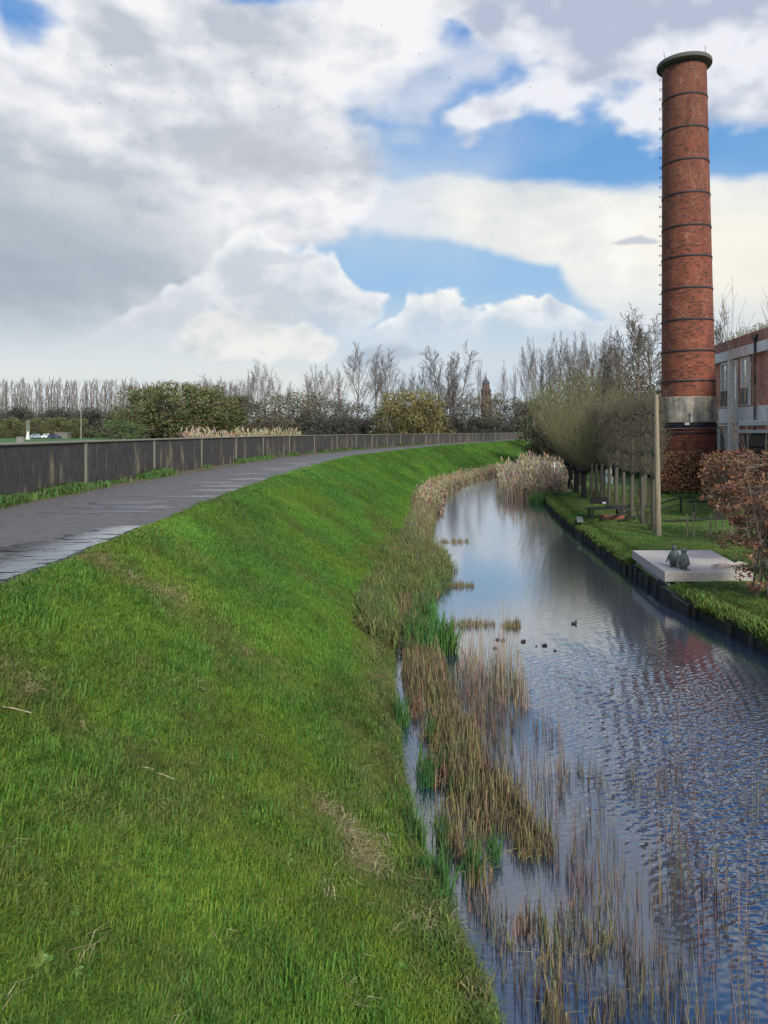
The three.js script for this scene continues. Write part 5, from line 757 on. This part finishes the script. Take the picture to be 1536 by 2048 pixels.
// ---------------------------------------------------------------- far things: cars, marker, mast, church, birds, floating leaves
{
  const car = (label, u, Z, color, turn, s = 1) => {
    const o = thing('parked_car', label, 'car', [(u - CX) / F * Z, FIELD_Y, -Z], turn), paint = mat(color, 0.35), gl = mat([0.02, 0.025, 0.03], 0.1), bl = mat([0.015, 0.015, 0.015], 0.8);
    const side = new THREE.Shape([[-2.1, 0.35], [-2.15, 0.75], [-1.9, 0.95], [-1.1, 1.02], [1.0, 1.0], [1.9, 0.88], [2.12, 0.7], [2.1, 0.35]].map((p) => new THREE.Vector2(...p))), cab = new THREE.Shape([[-1.75, 0.98], [-1.35, 1.5], [0.25, 1.5], [0.95, 0.98]].map((p) => new THREE.Vector2(...p)));
    part('body', new THREE.ExtrudeGeometry(side, { depth: 1.66, bevelEnabled: true, bevelSize: 0.05, bevelThickness: 0.05, bevelSegments: 2 }).translate(0, 0, -0.83), paint, o);
    part('roof', new THREE.ExtrudeGeometry(cab, { depth: 1.4, bevelEnabled: true, bevelSize: 0.06, bevelThickness: 0.06, bevelSegments: 2 }).translate(0, 0.02, -0.7), paint, o);
    for (const z of [-0.78, 0.78]) part('window', new THREE.ExtrudeGeometry(new THREE.Shape([[-1.5, 1.04], [-1.22, 1.42], [0.2, 1.42], [0.68, 1.04]].map((p) => new THREE.Vector2(...p))), { depth: 0.02, bevelEnabled: false }).translate(0, 0, z - 0.01 + Math.sign(z) * 0.02), gl, o);
    for (const x of [-1.3, 1.3]) for (const z of [-0.8, 0.8]) { const w = part('wheel', new THREE.CylinderGeometry(0.33, 0.33, 0.22, 20).rotateX(Math.PI / 2), bl, o, [x, 0.33, z]); part('rim', new THREE.CylinderGeometry(0.2, 0.2, 0.23, 14).rotateX(Math.PI / 2), mat([0.4, 0.4, 0.4], 0.4, { metalness: 0.6 }), w); }
  };
  car('silver blue parked car beside the white marker post', 74, 262, [0.3, 0.36, 0.42], 0.1); car('black parked car between the silver and the white ones', 87, 268, [0.015, 0.015, 0.02], 1.2); car('white parked car among the dark ones', 97, 262, [0.75, 0.75, 0.75], 0.2); car('dark parked car at the end by the low grey shed', 109, 258, [0.05, 0.06, 0.09], -0.2);
  const mk = thing('marker_post', 'white tapered marker post with two thin poles beyond the flood wall', 'post', [(56 - CX) / F * 230, FIELD_Y, -230]); part('foot', new THREE.CylinderGeometry(0.35, 0.75, 2.4, 4).rotateY(0.785).translate(0, 1.2, 0), mat([0.6, 0.62, 0.58], 0.8), mk); for (const x of [-0.3, 0.3]) part('pole', new THREE.CylinderGeometry(0.07, 0.08, 5.2, 8).translate(x, 3.0, 0), mat([0.5, 0.52, 0.48], 0.7), mk);
  const blk = thing('concrete_block', 'grey concrete block standing in the meadow by the marker post', 'block', [(42 - CX) / F * 150, FIELD_Y, -150]); part('body', rbox(1.4, 1.3, 1.0, 0.04, 0, 0.6, 0), mat([0.2, 0.2, 0.18], 0.95), blk); part('lid', rbox(1.5, 0.1, 1.1, 0.02, 0, 1.3, 0), mat([0.26, 0.26, 0.23], 0.95), blk);
  const sd = thing('low_shed', 'low flat grey shed beside the parked cars', 'shed', [(126 - CX) / F * 262, FIELD_Y, -262]); part('wall', box(4.2, 1.9, 3, 0, 0.95, 0), mat([0.16, 0.15, 0.13], 0.95), sd); part('roof', rbox(4.5, 0.18, 3.3, 0.03, 0, 2.0, 0), mat([0.22, 0.21, 0.19], 0.9), sd);
  const mast = thing('mast', 'thin pale mast in front of the dark scrub', 'mast', [(162 - CX) / F * 255, FIELD_Y, -255]); part('shaft', new THREE.CylinderGeometry(0.07, 0.12, yAt(806, 255) - FIELD_Y, 8).translate(0, (yAt(806, 255) - FIELD_Y) / 2, 0), mat([0.4, 0.4, 0.38], 0.6), mast); part('cap', new THREE.SphereGeometry(0.14, 10, 8), mat([0.3, 0.3, 0.3], 0.6), mast, [0, yAt(806, 255) - FIELD_Y, 0]);
  // church tower with a domed roof, and its nave roof
  const Z = 420, s = Z / F, ch = thing('church', 'distant brown brick church tower with a small dome behind the trees', 'church', [(972 - CX) * s, FIELD_Y, -Z], 0.2), br = mat([0.1, 0.065, 0.055], 0.95), sl = mat([0.07, 0.07, 0.08], 0.9), y = (v) => yAt(v, Z) - FIELD_Y;
  part('tower', box(16 * s, y(778), 16 * s, 0, y(778) / 2, 0), br, ch); part('belfry', new THREE.CylinderGeometry(7 * s, 8.4 * s, y(768) - y(778), 8).translate(0, (y(768) + y(778)) / 2, 0), br, ch);
  const dome = part('dome', new THREE.LatheGeometry([[7.6 * s, y(768)], [7.2 * s, y(765)], [5 * s, y(761)], [2.4 * s, y(758.5)], [1.6 * s, y(757)], [0.3 * s, y(750)], [0, y(749)]].map(([a, b]) => new THREE.Vector2(a, b)), 16), sl, ch); part('finial', new THREE.SphereGeometry(0.3, 8, 6), sl, dome, [0, y(749.5), 0]);
  for (const x of [-3.4, 3.4]) part('opening', box(2.6 * s, 9 * s, 0.3, x * s, y(786), 8 * s + 0.02), mat([0.02, 0.018, 0.018], 0.9), ch);
  const nv = thing('church_nave', 'grey slate roof of the church nave beside the tower', 'roof', [(1050 - CX) * s, FIELD_Y, -Z], 0.2); part('wall', box(40 * s, y(830), 14 * s, 0, y(830) / 2, 0), br, nv); part('roof', new THREE.ExtrudeGeometry(new THREE.Shape([[-8 * s, 0], [0, y(806) - y(830)], [8 * s, 0]].map((p) => new THREE.Vector2(...p))), { depth: 42 * s, bevelEnabled: false }).rotateY(Math.PI / 2).translate(-21 * s, y(830), 0), sl, nv); part('spire', new THREE.ConeGeometry(2.4 * s, y(768) - y(812), 8).translate(-22 * s, (y(768) + y(812)) / 2, 0), sl, nv);
  // birds high over the meadow
  const bird = thing('flying_bird', 'x', 'bird'), bm = mat([0.03, 0.03, 0.035], 0.9), t = new Tubes(); t.add([V(0, 0, -0.16), V(0, 0.01, -0.05), V(0, 0.01, 0.08), V(0, 0, 0.2)], [0.012, 0.05, 0.045, 0.01], 7); part('body', t.build(), bm, bird);
  for (const q of [-1, 1]) { const w = new Tubes(); w.quad(V(0, 0, -0.07), V(0, 0, 0.07), V(q * 0.24, 0.07, 0.05), V(q * 0.24, 0.07, -0.07), V(0, 1, 0)); w.quad(V(q * 0.24, 0.07, -0.07), V(q * 0.24, 0.07, 0.05), V(q * 0.44, 0.03, 0.11), V(q * 0.42, 0.03, 0.06), V(0, 1, 0)); const g = w.build(), g2 = g.clone().translate(0, 0.012, 0); part('wing', [g, g2], bm, bird); }
  scene.remove(bird); taken.set('flying_bird', 0);
  for (const [u, v] of [[136, 108], [223, 129], [347, 182], [380, 201], [200, 207], [168, 214], [270, 202], [570, 150], [571, 80], [503, 145], [524, 169], [545, 220], [557, 213], [763, 50], [628, 34], [698, 290], [653, 296], [691, 332], [711, 365], [898, 156], [1060, 175], [838, 108]]) { const Zb = 150 + 60 * rT(), p = at(u, v, Zb); copyOf(bird, p, rT() * 6.28, 0.75, 'small dark bird flying below the clouds', 'birds in the sky'); }
  // curled dark leaves afloat on the water
  const leaf = thing('floating_leaf', 'x', 'leaf'), lm = mat([0.045, 0.02, 0.02], 0.7, { side: THREE.DoubleSide }), lg = new THREE.SphereGeometry(0.075, 14, 8, 0, Math.PI * 1.3, 0.4, 1.4); lg.scale(1, 0.7, 0.8); part('blade', lg, lm, leaf, [0, 0.01, 0]); const ls = new Tubes(); ls.add([V(0, -0.12, 0), V(0.01, 0, 0), V(0.03, 0.03, 0)], [0.006, 0.005, 0.004], 5); part('stalk', ls.build(), lm, leaf); scene.remove(leaf); taken.set('floating_leaf', 0);
  for (const [u, v, sc] of [[995, 1280, 1.1], [1007, 1282, 1.2], [1047, 1284, 1.2], [990, 1297, 1], [1073, 1293, 0.6], [1089, 1292, 1.1], [1110, 1302, 0.7]]) { const p = onGround(u, v, 0); copyOf(leaf, [p[0], 0, p[2]], rT() * 6, sc * 0.62, 'dark reddish curled leaf afloat on the canal', 'floating leaves'); }
  // a coot swimming
  const p = onGround(1148, 1248, 0), c = thing('coot', 'small black water bird swimming alone on the canal', 'bird', [p[0], 0, p[2]], 1.9), bk = mat([0.012, 0.012, 0.014], 0.7); c.scale.setScalar(0.4); part('body', new THREE.SphereGeometry(1, 18, 12).scale(0.1, 0.075, 0.16).translate(0, 0.04, 0), bk, c); const hd = part('head', [new THREE.SphereGeometry(0.045, 12, 10).translate(0, 0.17, 0.13), new THREE.CylinderGeometry(0.03, 0.045, 0.12, 10).rotateX(0.4).translate(0, 0.11, 0.11)], bk, c); part('beak', new THREE.ConeGeometry(0.014, 0.05, 8).rotateX(Math.PI / 2).translate(0, 0.165, 0.19), mat([0.7, 0.68, 0.6], 0.6), hd);
  // broken reed stalks lying on the grass
  for (const [u, v, l, a, label] of [[288, 1550, 0.16, 0.5, 'short pale broken reed stalk lying on the grass slope'], [326, 1564, 0.2, -0.05, 'pale flat reed stalk lying beside the shorter one'], [20, 1432, 0.3, 0.3, 'pair of straw stalks lying in the worn grass patch']]) { const Zg = 3.9 * F / (v - HY) * 0.62; let q = null, best = 1e9; for (let z = 3; z < 20; z += 0.01) { const X = (u - CX) / F * z, yy = EYE - (v - HY) / F * z, e = Math.abs(yy - landY(X, z)); if (e < best) { best = e; q = [X, landY(X, z), -z]; } } const t2 = new Tubes(); t2.add([V(-l / 2, 0.0, 0), V(0, 0.012, 0.01), V(l / 2, 0, 0)], [0.005, 0.006, 0.004], 5); const o = thing('reed_stalk', label, 'stalk', [q[0], q[1] + 0.05, q[2]], a); part('stalk', t2.build(), mat([0.45, 0.38, 0.27], 0.8), o); o.rotation.z = -0.3; }
}
renderer.render(scene, camera);
